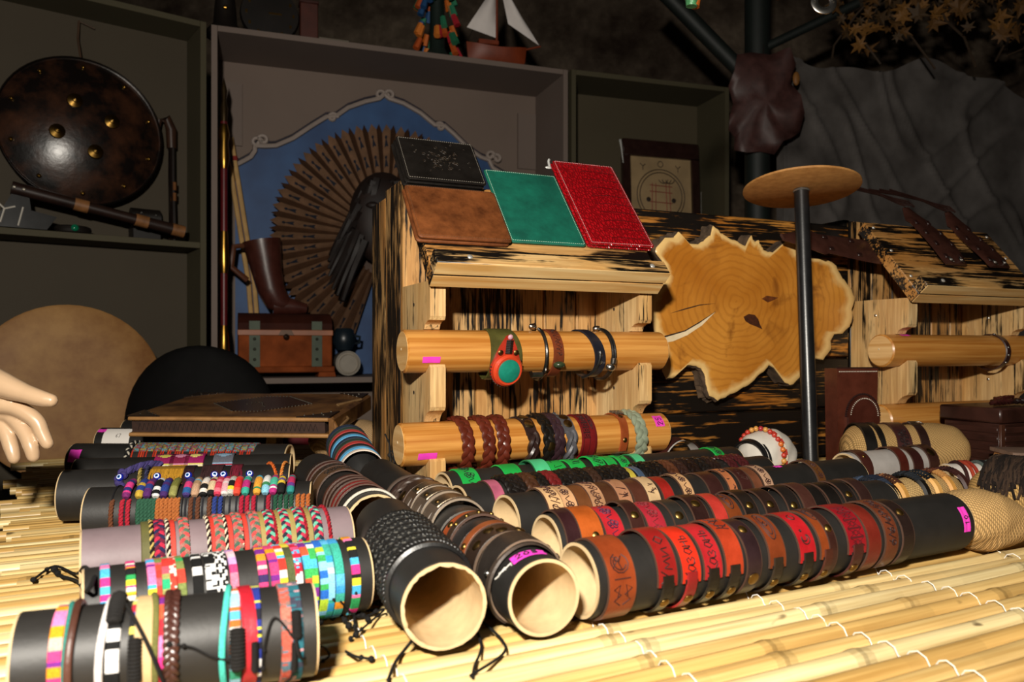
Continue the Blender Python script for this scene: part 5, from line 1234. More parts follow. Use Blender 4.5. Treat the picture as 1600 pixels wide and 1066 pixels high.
for i in range(30): mb.ball((.046*cos(rad(i*6.2))+.012, -.026, .046*sin(rad(i*6.2))*1.1+.125), .0028, n=6)
mb.build('laced_pocket_edge', leather('#2c1410', .4), g); mb = MB()
for i in range(28): mb.ball((-.054+i*.004, -.022, .237), .0026, n=6)
mb.build('laced_edge', leather('#2c1410', .4), g)
# loose leather loop by dowel
g = thing('leather_strap', 'looped dark red-brown strap with pale lining under the dowel end', 'strap', Matrix.Translation((.36, 1.72, .0045)) @ Matrix.Rotation(rad(20), 4, 'Z'))
def loop(r, dr): return [((.058+r)*cos(rad(a)), .0, (.045+r)*sin(rad(a))) for a in range(0, 181, 9)]
MB().grid(lambda a, b: ((.06)*cos(PI*a), -.02+.04*b, .088*sin(PI*a)+.001), 24, 4).build('strap', leather('#4a231f', .4, .5, .2), g)
MB().grid(lambda a, b: ((.056)*cos(PI*a), -.02+.04*b, .084*sin(PI*a)+.001), 24, 4).build('lining', plain('#e0d8d0', .7), g)

# ------------------------------------------------------------------ photo album and left pillow
def album():
    Y = 1.76; x0, x1 = (205-800)/F*1.79, (515-800)/F*1.73
    w_ = x1-x0; dep = .34
    root = thing('photo_album', 'large tooled brown leather album lying on the tubes', 'album', Matrix.Translation((x0, 1.775, .0895)) @ Matrix.Rotation(rad(-4), 4, 'Z') @ Matrix.Rotation(rad(5.5), 4, 'X'))
    n = NT('album_leather'); a = n.noise(11, 6, .65); b = n.noise(120, 3); m = n.mix(n.ramp(a, [(.32, 0), (.68, 1)]), srgb('#3a2110'), srgb('#8c6033')); n.bump(b, .3, .0015); am = n.out(m, .36, coat=.25)
    MB().box((w_/2, dep/2, .005), (w_, dep, .009), bev=.004).build('back_cover', am, root)
    MB().box((w_/2, dep/2, .041), (w_, dep, .010), bev=.0045).build('front_cover', am, root)
    MB().box((w_/2-.004, dep/2, .0228), (w_-.02, dep-.016, .0265)).build('pages', plain('#3a2318', .8, 0, .4, 60), root)
    em = leather('#a87a48', .45, .4)
    for z in (.005, .041): MB().tube([(.004, .001, z), (w_-.004, .001, z)], .0046, 8).build('worn_edge', em, root)
    mb = MB()
    for i in range(40): x = .02+i*(w_-.05)/40; mb.tube([(x, .0075, .014), (x+.005, .0072, .03), (x+.010, .0075, .014)], .0007, 4)
    mb.build('page_zigzag', plain('#1c100a', .7), root)
    MB().tube([(w_-.002, .012, .006), (w_+.008, .012, .024), (w_-.002, .012, .042)], .006, 8).build('spine_fold', am, root)
    MB().prism([(w_-.004, 0), (w_+.007, .006), (w_+.007, .040), (w_-.004, .046)], .004, dep-.004, Matrix(((1,0,0,0), (0,0,1,0), (0,1,0,0), (0,0,0,1)))).build('spine', am, root)
    cx, cy = w_*.53, dep*.5
    dm = MB().prism([(cx-.115, cy), (cx-.03, cy+.10), (cx+.03, cy+.10), (cx+.115, cy), (cx+.03, cy-.10), (cx-.03, cy-.10)], .0445, .0485).build('diamond_panel', leather('#2a160f', .3, .5, .4), root)
    mb2 = MB(); mb = MB(); P = [(cx-.12, cy), (cx-.03, cy+.107), (cx+.03, cy+.107), (cx+.12, cy), (cx+.03, cy-.107), (cx-.03, cy-.107)]
    for a, b in zip(P, P[1:]+P[:1]):
        n_ = int(math.hypot(b[0]-a[0], b[1]-a[1])/.0085)
        for i in range(n_): mb.ball((lerp(a[0], b[0], i/n_), lerp(a[1], b[1], i/n_), .0475), .0024, n=6)
    for i in range(10): mb2.ball((cx-.03+i*.006, cy-.02+.03*sin(i*.5), .049), .002, n=6)
    mb2.build('centre_nails', plain('#d8d0c0', .25, 1), root)
    mb.build('nail_heads', plain('#d8d0c0', .25, 1), root)
    for px, py, sx, sy in ((0, 0, 1, 1), (w_, 0, -1, 1), (0, dep, 1, -1), (w_, dep, -1, -1)):
        c = MB().prism([(px, py), (px+sx*.075, py), (px+sx*.05, py+sy*.02), (px+sx*.022, py+sy*.05), (px, py+sy*.075)][::sx*sy], .0455, .048).build('corner_mount', leather('#221611', .3, .5, .4), root)
        mb = MB()
        for q in ((.015, .06), (.03, .04), (.045, .027), (.06, .012), (.02, .02)): mb.ball((px+sx*q[0], py+sy*q[1], .048), .0024, n=6)
        mb.build('corner_nails', plain('#d8d0c0', .25, 1), c)
    MB().tube([(w_+.004, .03, .012), (w_+.012, .1, .025), (w_-.03, .16, .047), (w_+.004, .25, .046)], .003, 6).build('tie_cord', leather('#8a6a44', .5), root)
album()
T9 = tube('plain black tube propping the back of the album', 'the album prop tube', 'the album', (-1.02, 2.12, 0), (-.62, 2.12, 0), .047)
bz = Vector((-.288, 1.545, .044))
fs_ = dict(M=Matrix.Translation(bz) @ Matrix.Rotation(rad(111), 4, 'Z') @ Matrix.Rotation(rad(-11), 4, 'Y'), o=bz, ax=Vector((cos(rad(111)), sin(rad(111)), 0)), L=.22, r=.0425, ph='the bolster by the album', end='near end')
g = cushion('black bolster wearing red and blue stripe bands beside the album', fs_['M'] @ Matrix.Translation((.105, 0, 0)), .225, .042, plain('#181716', .8), 'cloth_bolster', .05, 1, group='cushions among the bracelets'); fs_['root'] = g
for i, (c, d, w_) in enumerate((('#e8d8c8', 'cream and pink tape', .010), ('#5fb4e8', 'sky blue tape', .012), ('#1b1a1c', 'black tape', .014), ('#c03a34', 'red tape', .014), ('#2c4034', 'dark green tape', .016), ('#25344c', 'navy tape', .014), ('#5fb4e8', 'sky blue tape', .013), ('#1b1a1c', 'black tape', .012), ('#c03a34', 'red tape', .013), ('#2c4034', 'dark green tape', .015), ('#25344c', 'navy tape', .018))):
    cuff(fs_, .012+i*.0165, d+' bracelet', c, w_, edge=False, coat=0, rough=.75, t=.0018)
cushion('small burlap pillow between the album and the rack', Matrix.Translation((-.40, 1.97, .061)) @ Matrix.Rotation(rad(20), 4, 'Z'), .2, .06, burlap('#b5946a'), seed=6)
g = thing('cord_bundle', 'bundle of black knotted cord tails hanging beside the rack plank', 'cords', Matrix.Translation((-.215, 1.60, .004))); rnd = random.Random(31); mb = MB()
for i in range(9):
    x = rnd.uniform(-.03, .02); mb.tube([(x+rnd.uniform(-.01, .01), rnd.uniform(-.01, .01), .004+k*.022*(.6+.4*rnd.random())) for k in range(6)], .0018, 5); mb.ball((x, 0, .06+.02*rnd.random()), .005, n=6)
mb.build('cords', plain('#191614', .8), g)

# ------------------------------------------------------------------ chair, drum and mannequin arm on the left
def chair():
    root = thing('chair', 'black upholstered chair with a rounded back behind the album', 'chair', Matrix.Translation((-.975, 2.60, FL)) @ Matrix.Rotation(rad(10), 4, 'Z'))
    m = plain('#0b0a0a', .75, 0, .25, 25, .1, .12)
    def fn(a, b):
        th = 2*PI*a; e = lambda v, p: math.copysign(abs(v)**p, v)
        z = -cos(PI*b); s = max(0, 1-abs(z)**2.6)**.5
        return (.225*e(cos(th), .8)*s, .035*e(sin(th), .8)*s+.04*(cos(th)**2)*s, .30*z)
    MB().grid(fn, 36, 24, True).build('backrest', m, root, Matrix.Translation((0, -.2, .745)), smooth=60)
    MB().box((0, .03, .44), (.40, .40, .07), bev=.02).build('seat', m, root)
    for x in (-.18, .18):
        for y in (-.2, .15): MB().tube([(x, y, 0), (x*.95, y*.95, .41)], .012, 8).build('leg', plain('#1c1c1c', .4, .6), root)
    for x in (-.08, .08): MB().tube([(x, -.15, .42), (x, -.195, .6)], .012, 8).build('back_support', plain('#1c1c1c', .4, .6), root)
chair()
def drum():
    c = W(110, 612, 2.52); root = thing('frame_drum', 'large round frame drum with stretched tan hide behind the chair', 'drum', Matrix.Translation((c.x, c.y, c.z)) @ Matrix.Rotation(rad(37), 4, 'Z') @ Matrix.Rotation(rad(90-6), 4, 'X'))
    R = .277; n = NT('drum_hide'); a = n.noise(6, 6, .65); b = n.noise(30, 3)
    m = n.out(n.mix(n.ramp(a, [(.3, 0), (.7, 1)]), srgb('#76491f'), srgb('#a67c46')), .6)
    MB().lathe([(0, 0), (R*.6, .001), (R*.97, 0), (R, -.004), (R*1.0, -.03)], 56).build('hide', m, root)
    MB().lathe([(R*.985, -.01), (R*.985, -.06), (R*.95, -.06), (R*.95, -.01)], 56).build('hoop', plain('#5c3a1f', .5), root)
    st = thing('drum_easel', 'dark wooden easel carrying the frame drum', 'easel', Matrix.Translation((c.x, c.y+.055, FL)) @ Matrix.Rotation(rad(37), 4, 'Z'))
    for q in (-1, 1): MB().tube([(q*.2, .02, 0), (q*.05, .05, c.z-FL+.2)], .014, 8).build('leg', plain('#2a1c12', .5), st)
    MB().tube([(0, .1, 0), (0, .05, c.z-FL+.2)], .014, 8).build('leg', plain('#2a1c12', .5), st)
    MB().box((0, -.03, c.z-FL-R-.02), (.42, .1, .02)).build('ledge', plain('#2a1c12', .5), st)
drum()
def hand():
    Y = 1.16; root = thing('mannequin_arm', 'beige mannequin arm with a drooping hand at the table edge', 'mannequin')
    o = W(0, 600, Y); root.location = (o.x-.52, o.y+.02, FL)
    base = Vector(root.location)
    def L(px, py, dy=0): return W(px, py, Y+dy)-base
    mb = MB()
    def chain(pts, rs):
        P = [Vector(p) for p in pts]; Q = []; R = []
        for i in range(len(P)-1):
            a, b, c, d = P[max(i-1, 0)], P[i], P[i+1], P[min(i+2, len(P)-1)]
            for k in range(5):
                t = k/5; Q.append(.5*((2*b)+(c-a)*t+(2*a-5*b+4*c-d)*t*t+(3*b-a-3*c+d)*t**3)); R.append(lerp(rs[i], rs[i+1], t))
        Q.append(P[-1]); R.append(rs[-1]); mb.tube(Q, R, 14); mb.ball(Q[-1], R[-1]*1.0, n=12); mb.ball(Q[0], R[0], n=12)
    chain([L(-25, 588, .0), L(5, 602, -.012), L(40, 615, -.016), L(66, 623, -.018), L(80, 626, -.018)], [.021, .0185, .0135, .0115, .0095])      # thumb
    chain([L(-20, 628), L(22, 636), L(55, 656), L(66, 677), L(74, 693)], [.017, .0125, .0112, .0102, .0088])                                    # fingers
    chain([L(-25, 640, .012), L(14, 648, .012), L(38, 674, .006), L(48, 697, .0), L(52, 713)], [.016, .0122, .0112, .0106, .009])
    chain([L(-42, 645, .022), L(-8, 652, .02), L(8, 672, .012), L(18, 700, .006), L(22, 716, .004)], [.016, .0122, .0112, .0106, .0088])
    chain([L(-62, 645, .03), L(-34, 656, .03), L(-22, 680, .022), L(-16, 700, .016), L(-14, 712, .014)], [.014, .0108, .0098, .009, .0078])
    chain([L(-95, 605, .012), L(-60, 612, .012), L(-22, 630, .008)], [.03, .034, .026])                                                           # palm
    chain([L(-75, 622, .02), L(-45, 632, .022), L(-20, 640, .016)], [.026, .026, .02])
    chain([L(-420, 520, .03), L(-300, 555, .03), L(-180, 585, .015), L(-95, 602, .012)], [.044, .043, .034, .026])                               # forearm
    h = mb.build('hand_and_forearm', plain('#c4a482', .32, 0, .06, 12, 0, .5, .3), root, smooth=0)
    m = h.modifiers.new('join', 'REMESH'); m.mode = 'VOXEL'; m.voxel_size = .0022; m.use_smooth_shade = True
    s = h.modifiers.new('soften', 'SMOOTH'); s.iterations = 4; s.factor = .5
    p = W(-420, 520, Y+.03)-base
    MB().tube([(p.x, p.y, .02), (p.x, p.y, p.z)], .012, 12).build('support_rod', plain('#3a3a3c', .35, .9), root)
    MB().lathe([(0, 0), (.14, 0), (.14, .012), (.02, .022), (0, .022)], 32, Matrix.Translation((p.x, p.y, 0))).build('base', plain('#2a2a2c', .4, .8), root)
hand()

# ------------------------------------------------------------------ cabinets along the back
CB = Fr(-1.128, 3.0, 19.7); CW, CD = 1.458, .344
ZT = CH+507/F*3.0; ZSH = .172
olive = lambda: plain('#4c4634', .7, 0, .08, 3, .05, .3); mauve = lambda: plain('#75675f', .7, 0, .08, 3, .05, .3)
def cabinet(desc, fr, w_, dep, ztop, shelves, face, back, thick=.022):
    root = thing('display_cabinet', desc, 'cabinet', fr.M(0, 0, FL), 'open cabinets along the back')
    z = lambda v: v-FL; H = z(ztop)
    MB().box((thick/2, dep/2, H/2), (thick, dep, H), bev=.001).build('side_panel', face, root)
    MB().box((w_-thick/2, dep/2, H/2), (thick, dep, H), bev=.001).build('side_panel', face, root)
    MB().box((w_/2, dep/2, H-thick/2), (w_-2*thick-.001, dep, thick), bev=.001).build('top_panel', face, root)
    MB().box((w_/2, dep-.006, H/2), (w_-2*thick-.001, .012, H-2*thick)).build('back_panel', back, root)
    for s in shelves: MB().box((w_/2, dep/2-.007, z(s)-thick/2), (w_-2*thick-.001, dep-.016, thick), bev=.001).build('shelf', face, root)
    return root
cc = cabinet('tall mauve-grey open cabinet holding the carved fan', CB, CW, CD, ZT, (ZSH, -.35), mauve(), plain('#74645a', .75, 0, .08, 3))
for x, zt, zb in ((.022, .93, .60), (CW-.12, .93, .60)):
    t0, z0 = CB.px(355, 125, CD-.02); MB().box((x+.05, CD-.018, ZT-FL-.24), (.09, .012, .26)).build('lap_plate', mauve(), cc)
# left cabinet: turned towards the visitor, so its frame starts at its right front corner
LW = 1.05; lx, ly = -1.138-LW*cos(rad(37)), 2.98-LW*sin(rad(37))
LB = Fr(lx, ly, 37); LZT = CH+(HY-33)/F*2.97; LSH = CH+(HY-379)/F*2.94+.004
cabinet('olive open cabinet holding the round shield', LB, LW, .19, LZT, (LSH, -.2), olive(), plain('#42392a', .75, 0, .08, 3))
RB = Fr((893-800)/F*3.52, 3.52, 18); RW = .80; RZT = CH+(HY-108)/F*3.52
cabinet('olive open cabinet holding the framed emblem print', RB, RW, .26, RZT, (.34, -.2), olive(), plain('#4a412e', .75, 0, .08, 3))
dark = plain('#17110d', .5, 0, .3)

# centre cabinet contents
def back_board():
    dd = CD-.035
    raw = [(180,690),(215,672),(245,655),(262,630),(262,608),(305,610),(350,608),(420,578),(500,525),(560,488),(600,485),(650,450),(720,425),(780,412),(800,395),(820,412),(880,432),(950,472),(1010,522),(1050,525),(1090,560),(1150,620),(1200,655),(1235,668),(1250,700),(1300,730),(1340,745),(1345,790)]
    P = [CB.px(300+x/2.665, y/2.665, dd) for x, y in raw]; root = thing('painted_backboard', 'blue painted board with pale scrolled edge behind the fan', 'board', CB.M(0, dd, 0))
    zb = ZSH+.003
    poly = [(P[0][0], zb)]+P+[(P[-1][0], zb)]
    n = NT('painted_sky'); a = n.noise(4, 5, rnd=False); sp = n.n('SeparateXYZ'); n.l(n.tc.outputs['Object'], sp.inputs[0])
    m = n.out(n.mix(n.ramp(a, [(.35, 0), (.7, 1)]), srgb('#23406c'), srgb('#335a8c')), .6)
    MB().prism(poly[::-1], 0, .014, Matrix(((1,0,0,0), (0,0,1,0), (0,1,0,0), (0,0,0,1)))).build('blue_panel', m, root, smooth=0)
    sm_ = plain('#9a8c84', .6, 0, .1)
    Q = []
    for a, b in zip(P, P[1:]): Q += [(lerp(a[0], b[0], k/3), -.004, lerp(a[1], b[1], k/3)) for k in range(3)]
    MB().tube(Q, .0135, 8, flat=.8).build('scroll_edge', sm_, root)
    MB().tube([(x, -.002, z+.016) for x, y, z in Q], .005, 6).build('dark_outline', plain('#2a2430', .7), root)
    for px, py, s in ((268, 595, 1), (296, 585, -1), (585, 492, 1), (783, 398, 1), (822, 398, -1), (1032, 530, -1), (1240, 650, 1), (1268, 662, -1)):
        t, z = CB.px(300+px/2.665, py/2.665, dd)
        MB().tube([(t+s*.022*cos(k*.5)*(1-k/18), -.008, z+.022*sin(k*.5)*(1-k/18)) for k in range(15)], .008, 6).build('scroll_curl', sm_, root)
back_board()
def fan():
    dd = CD-.10; c = CB.px(604, 372, dd); root = thing('wooden_fan', 'large pleated wooden fan with printed figures in the mauve cabinet', 'fan', CB.M(c[0], dd, c[1]))
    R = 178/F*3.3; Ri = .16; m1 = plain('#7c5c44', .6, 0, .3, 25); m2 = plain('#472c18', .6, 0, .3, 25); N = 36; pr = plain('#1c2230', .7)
    for i in range(N):
        a = rad(252-i*7.6); b = rad(252-(i+1)*7.6); mid = (a+b)/2; m = mid
        P = lambda r, an, y: (r*cos(an), y, r*sin(an))
        tip = R*1.04
        hi = -.034; lo = .0
        vs_ = [P(Ri, a, lo), P(R*.97, a, lo), P(tip, lerp(a, b, .25), (lo+hi)/2), P(R*.98, mid, hi), P(Ri, mid, hi*.5)]
        vs2 = [P(Ri, mid, hi*.5), P(R*.98, mid, hi), P(tip, lerp(a, b, .75), (lo+hi)/2), P(R*.97, b, lo), P(Ri, b, lo)]
        def plate(v): 
            q = MB(); n_ = len(v); q.add(v+[(x, y+.003, z) for x, y, z in v], [tuple(range(n_)), tuple(range(n_, 2*n_))[::-1]]+[(k, (k+1) % n_, n_+(k+1) % n_, n_+k) for k in range(n_)]); return q
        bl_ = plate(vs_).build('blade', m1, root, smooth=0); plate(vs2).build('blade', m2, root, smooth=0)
        mb = MB(); A = Vector(vs_[0]); B = Vector(vs_[1]); Cc = Vector(vs_[3]); Dd = Vector(vs_[4]); nn = (B-A).cross(Dd-A).normalized(); nn = nn if nn.y < 0 else -nn
        for f in (.55, .84):
            mb = MB()
            p = A.lerp(B, f).lerp(Dd.lerp(Cc, f), .5)+nn*.0012; u = (B-A).normalized(); v = (Cc-B).normalized(); s = .017
            mb.add([p+u*s*1.5, p-u*s*1.2+v*s*.62, p-u*s*.9, p-u*s*1.2-v*s*.62], [(0, 1, 2), (0, 2, 3)])
            mb.add([p+u*(s*1.35+s*.45*cos(k*.785))+v*s*.4*sin(k*.785) for k in range(8)], [tuple(range(8))])
            mb.build('print', pr, bl_, smooth=0)
    MB().lathe([(0, -.02), (Ri*1.05, -.015), (Ri*1.05, .01), (0, .012)], 36, Matrix.Rotation(PI/2, 4, 'X')).build('hub', m2, root)
    # carved bearded head in front of the hub
    h = thing('carved_head', 'dark carved wooden head with flowing hair before the fan', 'carving', CB.M(c[0]-.04, dd-.145, c[1]+.06) @ Matrix.Scale(1.3, 4))
    rnd = random.Random(9); mb = MB().ball((0, 0, 0), .11, (1, .6, 1.35), 20).ball((0, -.06, -.01), .03, (.6, 1, 1.4), 10).ball((-.04, -.05, .03), .022, (1.2, .8, .6), 8).ball((.04, -.05, .03), .022, (1.2, .8, .6), 8)
    mb.build('face', plain('#20110b', .6, 0, .5, 20, .3), h)
    mb = MB()
    for i in range(34):
        a = rad(-40+i*260/33); x0, z0 = .09*cos(a), .12*sin(a); rr = rnd.uniform(.012, .02)
        mb.tube([(x0*(1+k*.16), -.03-.012*sin(k*.9+i), z0*(1+k*.05)-.028*k*(1 if k else 0)) for k in range(7)], [rr*(1-.1*k) for k in range(7)], 6)
    mb.build('hair', plain('#190d08', .6, 0, .5, 30, .3), h)
    st = MB().box((0, .03, (ZSH-c[1]-.06)/1.3/2), (.05, .03, (c[1]+.06-ZSH)/1.3-.004)).build('post', dark, h)
fan()
def chest():
    t0, zb = CB.px(372, 578, .10); t1, _ = CB.px(517, 578, .10); w_ = t1-t0; root = thing('treasure_chest', 'reddish wooden chest with green straps on the mauve cabinet shelf', 'chest', CB.M(t0, .06, ZSH+.001))
    h = .185; m = plain('#8a4420', .8, 0, .45, 12, .1, .1); m2 = plain('#3c1a10', .75, 0, .4, 12, 0, .15)
    MB().box((w_/2, .10, .11), (w_, .2, .14), bev=.004).build('body', m, root)
    MB().box((w_/2, .10, .03), (w_+.02, .21, .024), bev=.004).build('base_moulding', m, root)
    for x in (.02, w_-.02): MB().prism([(x-.035, 0), (x+.035, 0), (x+.03, .02), (x-.03, .02)], 0, .2, Matrix(((1,0,0,0), (0,0,1,0), (0,1,0,0), (0,0,0,1)))).build('foot', m, root)
    L = MB().prism([(0, 0), (.2, 0), (.2, .03), (.17, .06), (.12, .072), (.08, .072), (.03, .06), (0, .03)], 0, w_, Matrix(((0,0,1,0), (1,0,0,0), (0,1,0,.182), (0,0,0,1)))).build('lid', m2, root)
    MB().box((w_/2, -.003, .175), (w_+.006, .012, .022), bev=.002).build('lid_band', plain('#9c5a34', .5, 0, .3, 12), root)
    for x in (.06, w_-.06):
        s = MB().box((x, -.004, .112), (.04, .006, .142)).box((x, -.002, .2), (.04, .006, .04)).build('strap', plain('#3f4c38', .6, 0, .3), root)
        mb = MB()
        for z in (.07, .11, .15): mb.ball((x, -.008, z), .006, n=6)
        mb.build('strap_nail', plain('#2a2a20', .5, .6), s)
    MB().prism([(w_/2-.03, .165), (w_/2+.03, .165), (w_/2+.02, .185), (w_/2-.02, .185)], -.016, -.010, Matrix(((1,0,0,0), (0,0,1,0), (0,1,0,0), (0,0,0,1)))).ball((w_/2, -.015, .158), .012, n=8).build('latch', plain('#3a2a20', .4, .7), root)
    # boot on the chest lid
    b = thing('leather_boot_cup', 'dark brown leather boot-shaped cup on the chest lid', 'boot', CB.M(t0+.075, .15, ZSH+.256)); mb = MB()
    mb.tube([(.12, 0, .02), (.075, 0, .05), (.05, 0, .10), (.035, 0, .17), (.02, 0, .26), (.015, 0, .29)], [.03, .05, .055, .06, .072, .075], 16).tube([(.06, 0, .03), (.13, 0, .028), (.19, 0, .02)], [.04, .034, .02], 12)
    mb.build('boot', leather('#4a231b', .35, .5, .3), b, smooth=60)
    MB().tube([(-.03, 0, .27), (-.09, -.01, .26), (-.10, -.01, .18), (-.04, 0, .13)], .012, 8).build('handle', leather('#5c3018', .4), b)
chest()
def slim(name, desc, cat, M, parts, group=None):
    r = thing(name, desc, cat, M, group)
    for nm, mb, m in parts: mb.build(nm, m, r)
    return r
gold = plain('#a8803a', .3, 1, .3)
t_, z_ = CB.px(350, 540, .05)
slim('ceremonial_staff', 'dark red staff with gilded knobs at the mauve cabinet side', 'staff', CB.M(t_, .05, ZSH+.002), (('shaft', MB().lathe([(.012, 0), (.013, .35), (.013, .98)], 12), plain('#5c1216', .4, 0, .3)), ('gilt_collar', MB().lathe([(.0135, .06), (.022, .1), (.019, .16), (.0135, .2)], 14), gold), ('gilt_collar', MB().lathe([(.0135, .40), (.02, .44), (.0135, .56)], 14), gold), ('gilt_collar', MB().lathe([(.0135, .80), (.022, .84), (.016, .9), (.022, .93), (.0135, .97)], 14), gold), ('finial', MB().lathe([(.012, .98), (.015, 1.03), (.008, 1.06), (.012, 1.1), (0, 1.15)], 12), plain('#4a3a24', .4, .8))))
for i, (px, rz) in enumerate(((366, 4), (374, 6))):
    a = W(392+i*4, 350, 3.18); t0, z0 = CB.px(388+i*9, 440, .283); t1, z1 = CB.px(352+i*9, 215, .283)
    r_ = thing('wooden_stick', ['pale wooden stick with a red tie beside the staff', 'second pale wooden stick leaning behind the boot'][i], 'stick', CB.M(t0, .283, 0), 'sticks in the mauve cabinet')
    MB().tube([(.03, 0, ZSH+.003), (0, 0, z0), (t1-t0, 0, z1)], .010, 8).build('stick', plain('#c09a62', .6, 0, .2), r_)
    MB().tube([((t1-t0)*.85, 0, lerp(z0, z1, .84)), ((t1-t0)*.87, 0, lerp(z0, z1, .87))], .0135, 8).build('red_tie', plain('#8c2018', .6), r_)
t_, z_ = CB.px(544, 556, .08)
slim('tin_can', 'pale round tin lying beside the treasure chest', 'tin', CB.M(t_, .08, ZSH+.002), (('can', MB().lathe([(0, 0), (.048, 0), (.05, .004), (.05, .12), (.046, .12), (.044, .116), (0, .116)], 28, Matrix.Translation((0, .06, .0515)) @ Matrix.Rotation(PI/2, 4, 'X') @ Matrix.Translation((0, 0, -.06))), plain('#8c8478', .6, 0, .15)), ('lid_ring', MB().lathe([(.034, .0), (.038, .004), (.042, .0)], 28, Matrix.Translation((0, -.0005, .0515)) @ Matrix.Rotation(PI/2, 4, 'X')), plain('#a89e90', .6))))
slim('small_pot', 'dark blue-green pot standing on the pale tin', 'pot', CB.M(t_-.01, .13, ZSH+.107), (('pot', MB().lathe([(0, 0), (.03, 0), (.046, .03), (.046, .055), (.036, .085), (.03, .09), (.026, .088), (0, .07)], 24), plain('#18222a', .35)), ('handle', MB().tube([(.04, 0, .06), (.065, 0, .055), (.062, 0, .03), (.042, 0, .028)], .006, 7), plain('#18222a', .35))))
t_, z_ = CB.px(430, 600, .12)
cushion('dark red cloth bag under the shelf of the mauve cabinet', CB.M(t_, .165, -.349+.27), .40, .15, plain('#7c1420', .7, 0, .3, 8), 'cloth_bag', .3, 1.0, cat='bag', group=None)

# ornaments on the cabinet top
def top_at(px, d=.12): t, z = CB.px(px, 60, d); return CB.M(t, d, ZT+.001)
slim('dark_figurine', 'dark cone-shaped figurine on the cabinet top corner', 'figurine', top_at(352), (('body', MB().lathe([(0, 0), (.075, 0), (.07, .02), (.045, .05), (.04, .12), (.03, .2), (.035, .22), (0, .25)], 18), dark), ('ornament', MB().ball((0, -.045, .1), .009, n=6), gold), ('upper_ornament', MB().ball((.01, -.04, .15), .008, n=6), gold)))
slim('round_clock', 'round black clock with gold marks on the cabinet top', 'clock', top_at(422) @ Matrix.Rotation(rad(-6), 4, 'X'), (('case', MB().lathe([(0, 0), (.11, 0), (.115, .012), (.11, .03), (0, .032)], 36, Matrix.Translation((0, .02, .116)) @ Matrix.Rotation(PI/2, 4, 'X')), dark), ('marks', (lambda m: [m.box((.09*sin(k*PI/6), -.0135, .116+.09*cos(k*PI/6)), (.008, .002, .012)) for k in range(12)] and m)(MB()), gold), ('hands', MB().box((.02, -.0135, .118), (.05, .002, .006)), gold)))
slim('wooden_box', 'small reddish wooden box standing on the cabinet top', 'box', top_at(482), (('box', MB().box((0, 0, .085), (.07, .06, .17), bev=.003), plain('#4a1f14', .5, 0, .3)), ('lid', MB().box((0, 0, .175), (.076, .066, .012), bev=.002), plain('#3a170f', .5))))
slim('paper_stack', 'thin pale carton lying by the small wooden box', 'carton', top_at(520), (('carton', MB().box((0, 0, .018), (.12, .08, .035), bev=.002), plain('#6f6658', .7)), ('lid_line', MB().box((0, -.0405, .024), (.118, .001, .002)), dark)))
g = thing('beaded_figure', 'colourful tasselled figure of green and orange pieces on the cabinet top', 'figure', top_at(683)); rnd = random.Random(17)
MB().lathe([(0, 0), (.07, 0), (.06, .02), (.035, .06), (.03, .28), (0, .3)], 14).build('core', plain('#10201a', .6), g)
for i in range(60):
    mb = MB(); a = rnd.random()*2*PI; z = rnd.uniform(.05, .32); r = .06+.05*(1-z/.34)*rnd.random(); mb.tube([(r*cos(a), r*sin(a), z), (r*1.25*cos(a), r*1.25*sin(a), z-.045)], [.012, .015], 6, col=srgb(rnd.choice(['#c8641c', '#1f6a4a', '#b8501c', '#1c4a7a', '#2a7a58', '#a81f2c', '#d87a2c'])))
    mb.build('tassel', painted(.6), g)
def ship():
    root = thing('model_ship', 'model sailing ship with two white sails on the cabinet top', 'ship model', top_at(776, .1) @ Matrix.Rotation(rad(-4), 4, 'Z'))
    hw = plain('#7c3316', .5, 0, .3, 15); mb = MB(); N = 15; vs_ = []; fs = []
    for i in range(N):
        k = i/(N-1); x = -.135+.27*k; b = .038*(1-abs(2*k-1)**3)+.003; zt = .085+.022*(2*k-1)**2
        vs_ += [(x*.82, 0, .012), (x*.95, -b*.8, .04), (x, -b, zt), (x, b, zt), (x*.95, b*.8, .04)]
    for i in range(N-1):
        for j in range(5): fs.append((i*5+j, i*5+(j+1) % 5, (i+1)*5+(j+1) % 5, (i+1)*5+j))
    fs += [(0, 1, 2, 3, 4), tuple((N-1)*5+j for j in range(5))[::-1]]
    mb.add(vs_, fs).build('hull', hw, root)
    MB().box((0, 0, .006), (.16, .05, .011), bev=.002).build('stand', dark, root)
    MB().tube([(0, 0, .08), (0, 0, .40)], .006, 8).build('mast', hw, root); MB().tube([(.12, 0, .095), (.20, 0, .12)], .004, 6).build('bowsprit', hw, root)
    def sail(P, nm):
        q = MB().grid(lambda a, b: Vector(P[0]).lerp(Vector(P[1]), a).lerp(Vector(P[2]), b)+Vector((0, -.03*sin(PI*a)*sin(PI*b), 0)), 8, 8)
        q.v = q.v+[(x, y+.002, z) for x, y, z in q.v]; n = 64; q.f += [tuple(i+n for i in f)[::-1] for f in q.f]; q.m += [0]*len(q.m); q.c += [None]*len(q.c)
        q.build(nm, plain('#e4dcd8', .8, 0, .06), root)
    sail(((-.006, -.006, .135), (-.135, -.012, .165), (-.005, -.004, .37)), 'mainsail'); sail(((.05, -.01, .2), (.19, -.012, .12), (.01, -.004, .39)), 'jib')
    for p in ((.20, 0, .12), (-.13, 0, .11)): MB().tube([p, (0, 0, .4)], .0012, 4).build('rigging', dark, root)
    MB().box((-.04, 0, .108), (.09, .05, .02), bev=.003).build('deckhouse', hw, root)
ship()

